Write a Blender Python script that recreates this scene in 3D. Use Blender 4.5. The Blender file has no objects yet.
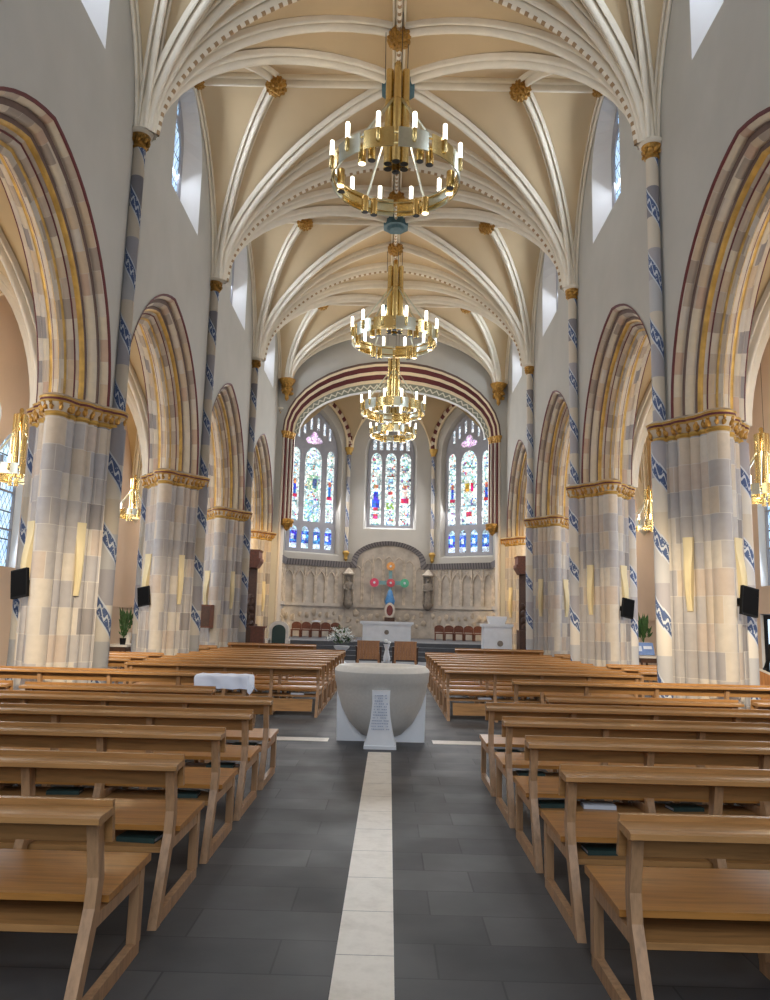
import bpy, bmesh, math, random
from math import sin, cos, pi, sqrt, radians, atan2
from mathutils import Vector, Matrix
from mathutils.geometry import tessellate_polygon
random.seed(7)
SC = bpy.context.scene
COL = SC.collection

# ------------------------------------------------------------------ helpers
def link(o, parent=None):
    COL.objects.link(o)
    if parent is not None:
        o.parent = parent
    return o

def tag(o, label=None, cat=None, group=None, kind=None):
    if label: o['label'] = label
    if cat: o['category'] = cat
    if group: o['group'] = group
    if kind: o['kind'] = kind
    return o

def empty(name, loc=(0, 0, 0), rz=0, label=None, cat=None, group=None, kind=None, parent=None):
    o = bpy.data.objects.new(name, None)
    o.empty_display_size = .2
    o.location = loc
    o.rotation_euler = (0, 0, rz)
    link(o, parent)
    return tag(o, label, cat, group, kind)

def copy_tree(o, parent=None):
    c = o.copy()
    COL.objects.link(c)
    c.parent = parent
    for ch in o.children:
        copy_tree(ch, c)
    return c

class MB:
    """collects faces and builds one mesh object"""
    def __init__(s):
        s.v = []; s.f = []; s.m = []; s.uv = []; s.c = []
    def add(s, pts, faces, mi=0, uvs=None, cols=None):
        b = len(s.v)
        s.v += [tuple(p) for p in pts]
        for i, f in enumerate(faces):
            s.f.append([b + k for k in f])
            s.m.append(mi[i] if isinstance(mi, (list, tuple)) else mi)
            s.uv.append(uvs[i] if uvs else None)
            s.c.append(cols[i] if cols else None)
        return s
    def box(s, x0, x1, y0, y1, z0, z1, mi=0, M=None):
        p = [Vector((x, y, z)) for z in (z0, z1) for y in (y0, y1) for x in (x0, x1)]
        if M is not None: p = [M @ q for q in p]
        return s.add(p, [(0, 2, 3, 1), (4, 5, 7, 6), (0, 1, 5, 4), (2, 6, 7, 3), (0, 4, 6, 2), (1, 3, 7, 5)], mi)
    def prism(s, poly, a0, a1, axis='z', mi=0, M=None):
        """2-D polygon extruded along an axis; (u,v) are the two other axes in xyz order"""
        n = len(poly)
        def P(u, v, a):
            q = {'z': (u, v, a), 'y': (u, a, v), 'x': (a, u, v)}[axis]
            return M @ Vector(q) if M is not None else q
        pts = [P(u, v, a0) for u, v in poly] + [P(u, v, a1) for u, v in poly]
        fs = [tuple(range(n))[::-1], tuple(range(n, 2 * n))]
        fs += [(i, (i + 1) % n, n + (i + 1) % n, n + i) for i in range(n)]
        return s.add(pts, fs, mi)
    def grid(s, rows, mi=0, closed_u=False, uvf=None, row_mi=None, flip=False):
        """rows: list of equal-length point lists; row_mi: material per column index"""
        n = len(rows[0]); pts = [p for r in rows for p in r]
        fs = []; ms = []; us = []
        for j in range(len(rows) - 1):
            for i in range(n if closed_u else n - 1):
                k = (i + 1) % n
                q = (j * n + i, j * n + k, (j + 1) * n + k, (j + 1) * n + i)
                fs.append(q[::-1] if flip else q)
                ms.append(row_mi[i] if row_mi else mi)
                if uvf:
                    u = [uvf(j, i), uvf(j, i + 1), uvf(j + 1, i + 1), uvf(j + 1, i)]
                    us.append(u[::-1] if flip else u)
        return s.add(pts, fs, ms, us if uvf else None)
    def tube(s, path, r, n=8, mi=0, cap=True):
        path = [Vector(p) for p in path]
        rows = []
        up = None
        for i, p in enumerate(path):
            t = (path[min(i + 1, len(path) - 1)] - path[max(i - 1, 0)]).normalized()
            if up is None:
                up = Vector((0, 0, 1)) if abs(t.z) < .9 else Vector((1, 0, 0))
            a = t.cross(up).normalized(); b = a.cross(t).normalized(); up = b
            rr = r[i] if isinstance(r, (list, tuple)) else r
            rows.append([p + a * cos(2 * pi * k / n) * rr + b * sin(2 * pi * k / n) * rr for k in range(n)])
        s.grid(rows, mi, True)
        if cap:
            b0 = len(s.v)
            s.add(rows[0], [tuple(range(n))[::-1]], mi); s.add(rows[-1], [tuple(range(n))], mi)
        return s
    def lathe(s, prof, n=16, c=(0, 0), mi=0, sx=1, sy=1, M=None):
        rows = [[(c[0] + r * cos(2 * pi * k / n) * sx, c[1] + r * sin(2 * pi * k / n) * sy, z) for k in range(n)] for r, z in prof]
        if M is not None: rows = [[M @ Vector(p) for p in r] for r in rows]
        s.grid(rows, mi, True)
        if prof[0][0] > 1e-4: s.add(rows[0], [tuple(range(n))[::-1]], mi)
        if prof[-1][0] > 1e-4: s.add(rows[-1], [tuple(range(n))], mi)
        return s
    def ball(s, c, r, n=8, mi=0, sx=1, sy=1, sz=1, lump=0):
        m = max(4, n // 2 + 1); rows = []
        for j in range(m + 1):
            th = pi * j / m
            row = []
            for k in range(n):
                q = 1 + (random.uniform(-lump, lump) if 0 < j < m else 0)
                row.append((c[0] + r * sx * q * sin(th) * cos(2 * pi * k / n), c[1] + r * sy * q * sin(th) * sin(2 * pi * k / n), c[2] - r * sz * q * cos(th)))
            rows.append(row)
        return s.grid(rows, mi, True)
    def build(s, name, mats, parent=None, smooth=None, loc=None, recalc=True):
        me = bpy.data.meshes.new(name)
        me.from_pydata(s.v, [], s.f)
        if not isinstance(mats, (list, tuple)): mats = [mats]
        for m in mats: me.materials.append(m)
        me.polygons.foreach_set('material_index', s.m)
        if any(u is not None for u in s.uv):
            ul = me.uv_layers.new(name='UVMap')
            for p, u in zip(me.polygons, s.uv):
                if u:
                    for k, li in enumerate(p.loop_indices): ul.data[li].uv = u[k]
        if any(c is not None for c in s.c):
            ca = me.color_attributes.new('pane', 'FLOAT_COLOR', 'CORNER')
            for p, c in zip(me.polygons, s.c):
                for li in p.loop_indices: ca.data[li].color = (*(c or (1, 1, 1)), 1)
        if recalc:
            bm = bmesh.new(); bm.from_mesh(me)
            bmesh.ops.remove_doubles(bm, verts=bm.verts, dist=1e-5)
            bmesh.ops.recalc_face_normals(bm, faces=bm.faces)
            bm.to_mesh(me); bm.free()
        if smooth is not None:
            me.polygons.foreach_set('use_smooth', [True] * len(me.polygons))
            me.set_sharp_from_angle(angle=radians(smooth))
        me.update()
        o = bpy.data.objects.new(name, me)
        if loc: o.location = loc
        return link(o, parent)

# ------------------------------------------------------------------ materials
class NT:
    def __init__(s, name):
        s.m = bpy.data.materials.new(name); s.m.use_nodes = True
        s.t = s.m.node_tree; s.b = s.t.nodes['Principled BSDF']
    def n(s, kind, **kw):
        x = s.t.nodes.new('ShaderNode' + kind)
        for k, v in kw.items():
            if k in x.inputs: x.inputs[k].default_value = v
            else: setattr(x, k, v)
        return x
    def l(s, a, b): s.t.links.new(a, b)
    def math(s, op, a, b=None, c=None):
        x = s.t.nodes.new('ShaderNodeMath'); x.operation = op
        for i, q in enumerate((a, b, c)):
            if q is None: continue
            if isinstance(q, (int, float)): x.inputs[i].default_value = q
            else: s.l(q, x.inputs[i])
        return x.outputs[0]
    def mix(s, f, a, b):
        x = s.t.nodes.new('ShaderNodeMix'); x.data_type = 'RGBA'
        for i, q in ((0, f), (6, a), (7, b)):
            if isinstance(q, (int, float)): x.inputs[i].default_value = q
            elif isinstance(q, tuple): x.inputs[i].default_value = (*q[:3], 1)
            else: s.l(q, x.inputs[i])
        return x.outputs[2]
    def ramp(s, f, stops, interp='LINEAR'):
        x = s.t.nodes.new('ShaderNodeValToRGB'); e = x.color_ramp
        e.interpolation = interp
        while len(e.elements) > 1: e.elements.remove(e.elements[-1])
        e.elements[0].position = stops[0][0]; e.elements[0].color = (*stops[0][1], 1)
        for p, c in stops[1:]:
            k = e.elements.new(p); k.color = (*c, 1)
        s.l(f, x.inputs[0])
        return x.outputs[0]
    def noise(s, scale, detail=3, rough=.55, vec=None, w=None):
        x = s.n('TexNoise'); x.inputs['Scale'].default_value = scale
        x.inputs['Detail'].default_value = detail; x.inputs['Roughness'].default_value = rough
        s.l(vec if vec is not None else s.coord(), x.inputs['Vector'])
        return x.outputs['Fac']
    def coord(s, which='Object'):
        x = s.t.nodes.get('TC') or s.t.nodes.new('ShaderNodeTexCoord'); x.name = 'TC'
        return x.outputs[which]
    def uv(s):
        x = s.t.nodes.get('SEP')
        if not x:
            x = s.t.nodes.new('ShaderNodeSeparateXYZ'); x.name = 'SEP'; s.l(s.coord('UV'), x.inputs[0])
        return x.outputs[0], x.outputs[1]
    def bump(s, h, strength=.3, dist=.02):
        x = s.n('Bump'); x.inputs['Strength'].default_value = strength; x.inputs['Distance'].default_value = dist
        s.l(h, x.inputs['Height']); s.l(x.outputs[0], s.b.inputs['Normal'])
    def col(s, c):
        if isinstance(c, tuple): s.b.inputs['Base Color'].default_value = (*c, 1)
        else: s.l(c, s.b.inputs['Base Color'])
    def fin(s, rough=.6, metal=0, spec=.5):
        s.b.inputs['Roughness'].default_value = rough; s.b.inputs['Metallic'].default_value = metal
        s.b.inputs['Specular IOR Level'].default_value = spec
        return s.m

def lin(r, g, b):
    f = lambda c: (c / 255 / 12.92) if c <= 10 else ((c / 255 + .055) / 1.055) ** 2.4
    return (f(r), f(g), f(b))

def plain(name, c, rough=.6, metal=0, var=.12, scale=6, bump=0, spec=.5, emit=None, es=0):
    t = NT(name)
    n = t.noise(scale)
    lo = tuple(x * (1 - var) for x in c); hi = tuple(min(1, x * (1 + var)) for x in c)
    t.col(t.ramp(n, [(.3, lo), (.7, hi)]))
    if bump: t.bump(t.noise(scale * 6), bump)
    if emit:
        t.b.inputs['Emission Color'].default_value = (*emit, 1); t.b.inputs['Emission Strength'].default_value = es
    return t.fin(rough, metal, spec)

def stone_blocks(name, stops, bw=.5, bh=.42, mortar=(.55, .53, .5), rough=.8, msize=.008):
    t = NT(name)
    br = t.n('TexBrick', offset=.5, offset_frequency=2, squash=1)
    t.l(t.coord('UV'), br.inputs['Vector'])
    for k, v in (('Scale', 1.0), ('Mortar Size', msize), ('Mortar Smooth', .1), ('Bias', 0.0), ('Brick Width', bw), ('Row Height', bh)):
        br.inputs[k].default_value = v
    br.inputs['Color1'].default_value = (0, 0, 0, 1); br.inputs['Color2'].default_value = (1, 1, 1, 1)
    br.inputs['Mortar'].default_value = (.5, .5, .5, 1)
    c = t.ramp(br.outputs['Color'], stops, 'CONSTANT')
    n = t.noise(7, 4)
    c = t.mix(t.math('MULTIPLY', n, .35), c, (.16, .14, .125))
    c = t.mix(t.math('MULTIPLY', br.outputs['Fac'], .75), c, mortar)
    t.col(c)
    t.bump(t.math('ADD', t.math('MULTIPLY', t.noise(30, 3), .3), t.math('MULTIPLY', br.outputs['Fac'], -.5)), .25, .01)
    return t.fin(rough)

M = {}
GREY = lin(176, 170, 166); BEIGE = lin(196, 180, 160); PINK = lin(188, 172, 158); PALE = lin(200, 190, 176); DARK = lin(140, 134, 132); BLUEG = lin(166, 162, 162)
M['pier'] = stone_blocks('pier_stone', [(0, GREY), (.22, PALE), (.36, BLUEG), (.5, PINK), (.6, GREY), (.72, BEIGE), (.82, lin(168, 162, 158)), (.93, DARK)], .42, .45, lin(196, 190, 182), .8, .005)
M['arch'] = stone_blocks('arch_stone', [(0, lin(206, 192, 168)), (.2, lin(196, 174, 146)), (.38, lin(180, 164, 146)), (.52, lin(206, 192, 172)), (.66, lin(188, 160, 138)), (.76, lin(158, 144, 130)), (.84, PALE), (.93, DARK)], .42, .40, lin(190, 180, 168), .8, .004)
M['plaster'] = plain('grey_plaster', lin(176, 173, 166), .9, 0, .05, .8)
M['apse_plaster'] = plain('apse_plaster', lin(176, 172, 166), .9, 0, .05, .8)
M['reveal'] = plain('white_reveal', lin(214, 214, 216), .9, 0, .03, 1)
M['vault'] = plain('vault_cell', lin(200, 177, 142), .9, 0, .05, .7)
M['rib'] = plain('cream_rib', lin(226, 216, 198), .7, 0, .05, 3)
M['aisle_vault'] = plain('aisle_cell', lin(196, 172, 134), .9, 0, .08, .8)
M['aisle_wall'] = plain('aisle_wall_plaster', lin(206, 182, 160), .9, 0, .05, .8)
M['gold'] = plain('gilding', lin(176, 132, 62), .45, .5, .4, 11, .4)
M['goldpaint'] = plain('gold_paint', lin(184, 146, 72), .5, .3, .3, 4)
M['brass'] = plain('brushed_brass', lin(222, 198, 140), .26, 1, .08, 12)
M['brass_dark'] = plain('lamp_throat', lin(30, 26, 22), .5, .2, .1)
M['pewter'] = plain('brushed_steel', lin(205, 208, 196), .3, 1, .06, 10)
M['red'] = plain('oxblood_paint', lin(92, 34, 36), .7, 0, .15, 6)
M['black'] = plain('black_plastic', lin(17, 17, 19), .7, 0, .1, 6, 0, .2)
M['screen'] = plain('dark_screen', lin(9, 9, 11), .8, 0, .05, 6, 0, .1)
M['white_marble'] = plain('white_marble', lin(222, 226, 232), .28, 0, .06, 3)  # bluish light on the font fins is put into this base colour
M['font_rim'] = plain('font_rim_stone', lin(214, 210, 202), .5, 0, .04, 20)
M['granite'] = plain('font_granite', lin(182, 180, 176), .55, 0, .05, 30, .05)
M['candle'] = plain('candle_tube', (1, .97, .9), .5, 0, 0, 1, 0, .5, (1, .93, .78), 5.0)
M['lamp'] = plain('lamp_face', (1, .9, .7), .5, 0, 0, 1, 0, .5, (1, .86, .6), 4.0)
M['bluegreen'] = plain('teal_boss_paint', lin(64, 96, 104), .6, 0, .2, 12)
M['sconce'] = plain('cream_sconce', lin(206, 190, 150), .6, 0, .06, 3)
M['cloth'] = plain('white_cloth', lin(220, 228, 244), .9, 0, .03, 3)
M['book'] = plain('green_book_cover', lin(34, 58, 56), .45, 0, .15, 12)
M['paper'] = plain('paper', lin(206, 214, 226), .8, 0, .04, 9)
M['leaf'] = plain('leaf_green', lin(52, 84, 40), .6, 0, .35, 20)
M['petal'] = plain('white_petal', lin(236, 240, 240), .6, 0, .05, 9)
M['darkwood'] = plain('dark_oak', lin(70, 44, 30), .5, 0, .3, 14)
M['redwood'] = plain('red_brown_wood', lin(98, 54, 36), .5, 0, .25, 12)
M['green_leather'] = plain('green_upholstery', lin(36, 56, 52), .6, 0, .1)
M['carved'] = plain('carved_stone', lin(184, 172, 158), .85, 0, .25, 5, .5)
M['statue'] = plain('grey_statue', lin(134, 126, 118), .8, 0, .25, 8, .4)
M['terracotta'] = plain('white_pot', lin(210, 206, 198), .5, 0, .06)
M['wire'] = plain('steel_wire', lin(60, 58, 54), .4, .6, .05)
M['tracery'] = plain('tracery_stone', lin(150, 150, 158), .85, 0, .06, 4)

def wood(name, c, grain=(1.2, 14, 14), rough=.38):
    t = NT(name)
    mp = t.n('Mapping'); mp.inputs['Scale'].default_value = grain
    oi = t.n('ObjectInfo')
    ad = t.n('VectorMath'); ad.operation = 'ADD'
    t.l(t.coord(), ad.inputs[0]); t.l(oi.outputs['Location'], ad.inputs[1])
    t.l(ad.outputs[0], mp.inputs['Vector'])
    n = t.noise(2.2, 5, .6, mp.outputs[0])
    lo = tuple(x * .68 for x in c); hi = tuple(min(1, x * 1.22) for x in c)
    t.col(t.ramp(n, [(.3, lo), (.5, c), (.72, hi)]))
    t.bump(n, .08, .01)
    return t.fin(rough)
OAK = lin(168, 124, 76)
M['oak'] = wood('pew_oak', OAK)
M['oak_seat'] = wood('pew_oak_seat', lin(170, 118, 58), rough=.33)
M['oak_leg'] = wood('pew_oak_leg', lin(172, 134, 98), (14, 14, 1.2))
M['box_wood'] = wood('chair_wood', lin(170, 118, 74), (14, 14, 1.5))

def floor_mat():
    t = NT('slate_floor')
    br = t.n('TexBrick', offset=.37, offset_frequency=2)
    mp = t.n('Mapping'); mp.inputs['Location'].default_value = (.15, 0.1, 0)
    t.l(t.coord(), mp.inputs['Vector']); t.l(mp.outputs[0], br.inputs['Vector'])
    for k, v in (('Scale', 1.0), ('Mortar Size', .006), ('Mortar Smooth', .2), ('Bias', 0.0), ('Brick Width', .82), ('Row Height', .42)):
        br.inputs[k].default_value = v
    br.inputs['Color1'].default_value = (0, 0, 0, 1); br.inputs['Color2'].default_value = (1, 1, 1, 1)
    c = t.ramp(br.outputs['Color'], [(0, lin(58, 58, 60)), (.5, lin(68, 68, 70)), (1, lin(84, 83, 84))])
    n = t.noise(3.5, 5, .6)
    c = t.mix(t.math('MULTIPLY', n, .5), c, lin(48, 47, 49))
    c = t.mix(br.outputs['Fac'], c, lin(46, 46, 48))
    t.col(c)
    rr = t.ramp(t.noise(1.3, 3), [(.3, (.5,) * 3), (.7, (.66,) * 3)])
    t.l(rr, t.b.inputs['Roughness'])
    t.bump(t.math('ADD', t.math('MULTIPLY', t.noise(22, 4), .3), t.math('MULTIPLY', br.outputs['Fac'], -.6)), .2, .008)
    t.b.inputs['Specular IOR Level'].default_value = .35
    return t.m
M['floor'] = floor_mat()

def stripe_mat():
    t = NT('limestone_strip')
    x = t.n('SeparateXYZ'); t.l(t.coord(), x.inputs[0])
    j = t.math('LESS_THAN', t.math('FRACT', t.math('DIVIDE', x.outputs[1], .62)), .012)
    n = t.noise(5, 6, .65)
    c = t.ramp(n, [(.3, lin(196, 186, 170)), (.55, lin(216, 207, 192)), (.75, lin(202, 192, 176))])
    t.col(t.mix(j, c, lin(120, 112, 102)))
    return t.fin(.4)
M['strip'] = stripe_mat()

def ribbon_mat():
    t = NT('ribbon_shaft')
    u, v = t.uv()
    ph = t.math('FRACT', t.math('ADD', t.math('DIVIDE', v, 1.27), u))
    ins = t.math('LESS_THAN', ph, .30)
    edge = t.math('ADD', t.math('LESS_THAN', ph, .035), t.math('MULTIPLY', t.math('GREATER_THAN', ph, .265), ins))
    # a wavy scroll running along the ribbon
    wv = t.math('SINE', t.math('MULTIPLY', u, 44))
    cy = t.math('ADD', .15, t.math('MULTIPLY', wv, .05))
    scroll = t.math('LESS_THAN', t.math('ABSOLUTE', t.math('SUBTRACT', ph, cy)), .022)
    dots = t.math('GREATER_THAN', t.noise(26, 1), .63)
    wh = t.math('MINIMUM', 1, t.math('ADD', edge, t.math('ADD', scroll, t.math('MULTIPLY', dots, .7))))
    rib = t.mix(wh, lin(70, 88, 128), lin(196, 200, 206))
    row = t.math('FLOOR', t.math('DIVIDE', v, .62))
    wn = t.n('TexWhiteNoise', noise_dimensions='1D'); t.l(row, wn.inputs['W'])
    st = t.ramp(wn.outputs['Value'], [(0, lin(178, 176, 176)), (.3, lin(200, 188, 170)), (.55, lin(160, 156, 160)), (.8, lin(206, 198, 186)), (.93, lin(128, 124, 128))], 'CONSTANT')
    t.col(t.mix(ins, st, rib))
    return t.fin(.7)
M['ribbon'] = ribbon_mat()

def dogtooth_mat():
    t = NT('dogtooth_rib')
    u, v = t.uv()
    s = t.math('LESS_THAN', t.math('FRACT', t.math('DIVIDE', v, .2)), .45)
    t.col(t.mix(s, lin(226, 216, 198), lin(158, 128, 92)))
    return t.fin(.7)
M['dogtooth'] = dogtooth_mat()

def zigzag_mat():
    t = NT('zigzag_band')
    u, v = t.uv()
    f = t.math('ABSOLUTE', t.math('SUBTRACT', t.math('FRACT', t.math('DIVIDE', v, .3)), .5))
    z = t.math('LESS_THAN', t.math('ABSOLUTE', t.math('SUBTRACT', u, t.math('ADD', .25, f))), .13)
    t.col(t.mix(z, lin(128, 130, 116), lin(214, 208, 190)))
    return t.fin(.8)
M['zigzag'] = zigzag_mat()

def chequer_mat():
    t = NT('red_cream_voussoirs')
    u, v = t.uv()
    s = t.math('LESS_THAN', t.math('FRACT', t.math('DIVIDE', v, .42)), .5)
    t.col(t.mix(s, lin(206, 192, 170), lin(98, 44, 44)))
    return t.fin(.75)
M['chequer'] = chequer_mat()
M['cream'] = plain('cream_paint', lin(222, 204, 172), .75, 0, .06, 3)

def frieze_mat():
    t = NT('cornice_frieze')
    u, v = t.uv()
    f = t.math('ABSOLUTE', t.math('SUBTRACT', t.math('FRACT', t.math('DIVIDE', v, .14)), .5))
    s = t.math('GREATER_THAN', f, .3)
    t.col(t.mix(s, lin(120, 116, 118), lin(84, 80, 84)))
    return t.fin(.8)
M['frieze'] = frieze_mat()

def lattice_mat():
    """leaded diamond quarries lit from outside"""
    t = NT('lattice_glass')
    u, v = t.uv()
    a = t.math('FRACT', t.math('ADD', t.math('DIVIDE', u, .2), t.math('DIVIDE', v, .32)))
    b = t.math('FRACT', t.math('SUBTRACT', t.math('DIVIDE', u, .2), t.math('DIVIDE', v, .32)))
    k = t.math('MAXIMUM', t.math('LESS_THAN', a, .1), t.math('LESS_THAN', b, .1))
    k = t.math('MAXIMUM', k, t.math('LESS_THAN', t.math('FRACT', t.math('DIVIDE', v, .66)), .05))
    n = t.noise(3, 2)
    g = t.ramp(n, [(.3, lin(150, 190, 226)), (.55, lin(186, 214, 238)), (.75, lin(206, 232, 232))])
    c = t.mix(k, g, lin(40, 50, 64))
    t.col(c)
    t.l(c, t.b.inputs['Emission Color']); t.b.inputs['Emission Strength'].default_value = .9
    return t.fin(.2)
M['lattice'] = lattice_mat()

def stained_mat():
    t = NT('stained_glass')
    at = t.n('VertexColor', layer_name='pane')
    vo = t.n('TexVoronoi', feature='DISTANCE_TO_EDGE'); vo.inputs['Scale'].default_value = 7
    t.l(t.coord(), vo.inputs['Vector'])
    vc = t.n('TexVoronoi'); vc.inputs['Scale'].default_value = 7; t.l(t.coord(), vc.inputs['Vector'])
    hs = t.n('HueSaturation'); t.l(at.outputs['Color'], hs.inputs['Color'])
    sp = t.n('SeparateColor'); t.l(vc.outputs['Color'], sp.inputs[0])
    t.l(t.math('ADD', .46, t.math('MULTIPLY', sp.outputs[0], .08)), hs.inputs['Hue'])
    t.l(t.math('ADD', .45, t.math('MULTIPLY', sp.outputs[1], .75)), hs.inputs['Value'])
    ld = t.math('LESS_THAN', vo.outputs['Distance'], .03)
    c = t.mix(ld, hs.outputs[0], lin(40, 44, 58))
    t.col(c); t.l(c, t.b.inputs['Emission Color']); t.b.inputs['Emission Strength'].default_value = 1.0
    return t.fin(.25)
M['stained'] = stained_mat()

# ------------------------------------------------------------------ dimensions
Y0, BAY = 13.78, 6.55
def PY(k): return Y0 + k * BAY
XS, XF, XB = 4.9, 5.0, 6.28           # wall shaft, nave face, aisle face of the arcade
ZC, ZR = 10.85, 14.56                # vault springing and ridge
ZSP, ZAP = 5.35, 8.88                # arcade springing and apex
YEND = 33.3                          # chancel arch wall
XW = 8.9                             # aisle outer wall
A_OUT = BAY / 2 - .27
R_OUT = (A_OUT ** 2 + (ZAP - ZSP) ** 2) / (2 * A_OUT)
C_OFF = R_OUT - A_OUT

# ------------------------------------------------------------------ camera (measured from the picture)
CF, CP, CR, CY, CD = 784.65, .153827, .0251649, -.00899509, .0841656
def ray(u, v):
    X = (u - 385) / CF; U = (500 - v) / CF
    x = X * cos(CR) - U * sin(CR); w = X * sin(CR) + U * cos(CR)
    y = cos(CP) - w * sin(CP); z = sin(CP) + w * cos(CP)
    return Vector((x * cos(CY) + y * sin(CY), -x * sin(CY) + y * cos(CY), z))
fw = ray(385, 500); rt = (ray(385 + CF, 500) - fw).normalized(); up = (ray(385, 500 - CF) - fw).normalized(); fw.normalize()
cam = bpy.data.cameras.new('camera')
cam.sensor_fit = 'VERTICAL'; cam.sensor_height = 24; cam.sensor_width = 18.48; cam.lens = 24 * CF / 1000
cam.clip_start = .05; cam.clip_end = 200
co = bpy.data.objects.new('camera', cam); COL.objects.link(co)
mw = Matrix.Identity(4)
for i, ax in enumerate((rt, up, -fw)):
    for j in range(3): mw[j][i] = ax[j]
mw.translation = (CD, 0, 1.7)
co.matrix_world = mw
SC.camera = co

# ------------------------------------------------------------------ floor, steps
mb = MB(); mb.box(-9.2, 9.2, -5, 42, -.2, 0)
tag(mb.build('floor', M['floor']), 'dark grey slate paving', None, None, 'structure')
mb = MB(); mb.box(-.15, .15, -5, 10.7, 0, .004)
tag(mb.build('trim_1', M['strip']), 'cream limestone strip down the middle of the aisle', None, None, 'structure')
mb = MB(); mb.box(-4.9, -.75, 11.52, 11.85, 0, .004); mb.box(.75, 4.9, 11.55, 11.88, 0, .004)
tag(mb.build('trim_2', M['strip']), 'cream limestone cross strip beside the font', None, None, 'structure')
M['step'] = plain('step_slate', lin(74, 76, 82), .45, 0, .2, 4)
mb = MB()
for i, (y, z) in enumerate([(24.6, .17), (25.0, .34), (28.0, .5), (28.4, .66), (28.8, .8), (29.2, .95)]):
    x = 4.75 if y < 27 else 4.6
    mb.box(-x, x, y, 38.6, [0, .17, .34, .5, .66, .8][i], z)
tag(mb.build('floor_chancel_platform', M['step']), 'dark slate chancel platform and its steps', None, None, 'structure')

# ------------------------------------------------------------------ arcade walls with arches and clerestory openings
def arch_curve(a, zs, rise_r, c, n=14):
    """pointed arch, from (-a, zs) over the apex to (a, zs); circle of radius rise_r about (+-c, zs)"""
    th = math.acos(min(1, c / rise_r))
    L = [(c - rise_r * cos(th * i / n), zs + rise_r * sin(th * i / n)) for i in range(n + 1)]
    return L + [(-x, z) for x, z in L[-2::-1]]

def gothic(a, zs, za, n=8):
    h = za - zs; R = (a * a + h * h) / (2 * a)
    return arch_curve(a, zs, R, R - a, n)

def fill(mb, outer, holes, fn, mi=0):
    loops = [[Vector((p[0], p[1], 0)) for p in outer]] + [[Vector((p[0], p[1], 0)) for p in h] for h in holes]
    tri = tessellate_polygon(loops)
    flat = [p for L in loops for p in L]
    mb.add([fn(p.x, p.y) for p in flat], [tuple(t) for t in tri], mi)

ARCH_OUT = arch_curve(A_OUT, ZSP, R_OUT, C_OFF)
def win_face(mid): # clerestory opening on the wall face and at the glass
    return [(mid - .85, 11.25)] + [(mid + .35 + x, z) for x, z in gothic(1.2, 12.95, 14.4, 7)] + [(mid + 1.55, 11.25)]
WC, WH = .38, .68
def win_glass(mid):
    return [(mid + WC - WH, 11.55)] + [(mid + WC + x, z) for x, z in gothic(WH, 13.2, 14.34, 7)] + [(mid + WC + WH, 11.55)]

for side, sn in ((-1, 'left'), (1, 'right')):
    mb = MB()
    for k in range(-2, 3):
        y0, y1 = PY(k), PY(k + 1); mid = (y0 + y1) / 2
        if k == 2: y1 = YEND + .4
        hole = [(mid + x, z) for x, z in ARCH_OUT]
        outer = [(y0, ZSP)] + hole + [(y1, ZSP), (y1, 15.0), (y0, 15.0)]
        fill(mb, outer, [win_face(mid)], lambda y, z: (side * XF, y, z))
        # splayed window reveal
        f, g = win_face(mid), win_glass(mid)
        n = len(f)
        mb.grid([[(side * XF, y, z) for y, z in f], [(side * 5.42, y, z) for y, z in g]], 1, True)
        # aisle face
        R2 = R_OUT - .05
        outer = [(y0, ZSP)] + hole + [(y1, ZSP), (y1, 11.0), (y0, 11.0)]
        fill(mb, outer, [], lambda y, z: (side * XB, y, z))
    o = mb.build('wall_' + sn, [M['plaster'], M['reveal']], recalc=True)
    tag(o, 'grey plastered nave wall over the arcade', None, None, 'structure')

wn_i = 0
for side in (-1, 1):
    for k in range(-1, 3):
        mid = PY(k) + BAY / 2
        g = win_glass(mid)
        wn_i += 1
        o3 = Vector((side * 5.42, mid + WC, 11.55))
        root = empty('window_%d' % wn_i, o3, 0, 'narrow pointed clerestory window with leaded panes', None, None, 'structure')
        g0 = [(y - mid - WC, z - 11.55) for y, z in g]
        mb = MB()
        fill(mb, g0, [], lambda y, z: (0, y, z))
        mb.uv = [[(mb.v[i][1], mb.v[i][2]) for i in f] for f in mb.f]
        mb.build('pane', M['lattice'], root, recalc=False)
        holes = [[(x, z) for x, z in [(-.46, .08)] + gothic(.46, 1.5, 2.12, 5) + [(.46, .08)]], [(.17 * cos(t * pi / 7), 2.42 + .2 * sin(t * pi / 7)) for t in range(14)]]
        mb = MB()
        for xo in (-.02, -.06): fill(mb, g0, holes, lambda y, z: (side * xo, y, z))
        for h in holes: mb.grid([[(side * -.02, y, z) for y, z in h], [(side * -.06, y, z) for y, z in h]], 0, True)
        mb.build('tracery', M['tracery'], root)
# ---- arcade arches: a moulded profile swept round the pointed arch
PROF = []   # (dx across the wall, s into the opening, material of the segment that follows)
def seg(x0, s0, x1, s1, mi, n=1, bulge=0):
    for i in range(n):
        t = i / n
        nx, ns = -(s1 - s0), (x1 - x0); L = sqrt(nx * nx + ns * ns) or 1
        b = bulge * sin(pi * t)
        PROF.append((x0 + (x1 - x0) * t + nx / L * b, s0 + (s1 - s0) * t + ns / L * b, mi))
seg(-.02, -.02, .025, .03, 1, 3, .02)
seg(.025, .03, .205, .08, 0, 4, .025)
seg(.205, .08, .225, .17, 3, 1)
seg(.225, .17, .425, .24, 0, 4, .03)
seg(.425, .24, .44, .31, 3, 1)
seg(.44, .31, .54, .36, 2, 3, .02)
seg(.54, .36, .60, .40, 0, 2, .01)
seg(.60, .40, .62, .43, 1, 2, .012)
seg(.62, .43, .76, .49, 0, 3, .02)
seg(.76, .49, .79, .54, 2, 2, .01)
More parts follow.
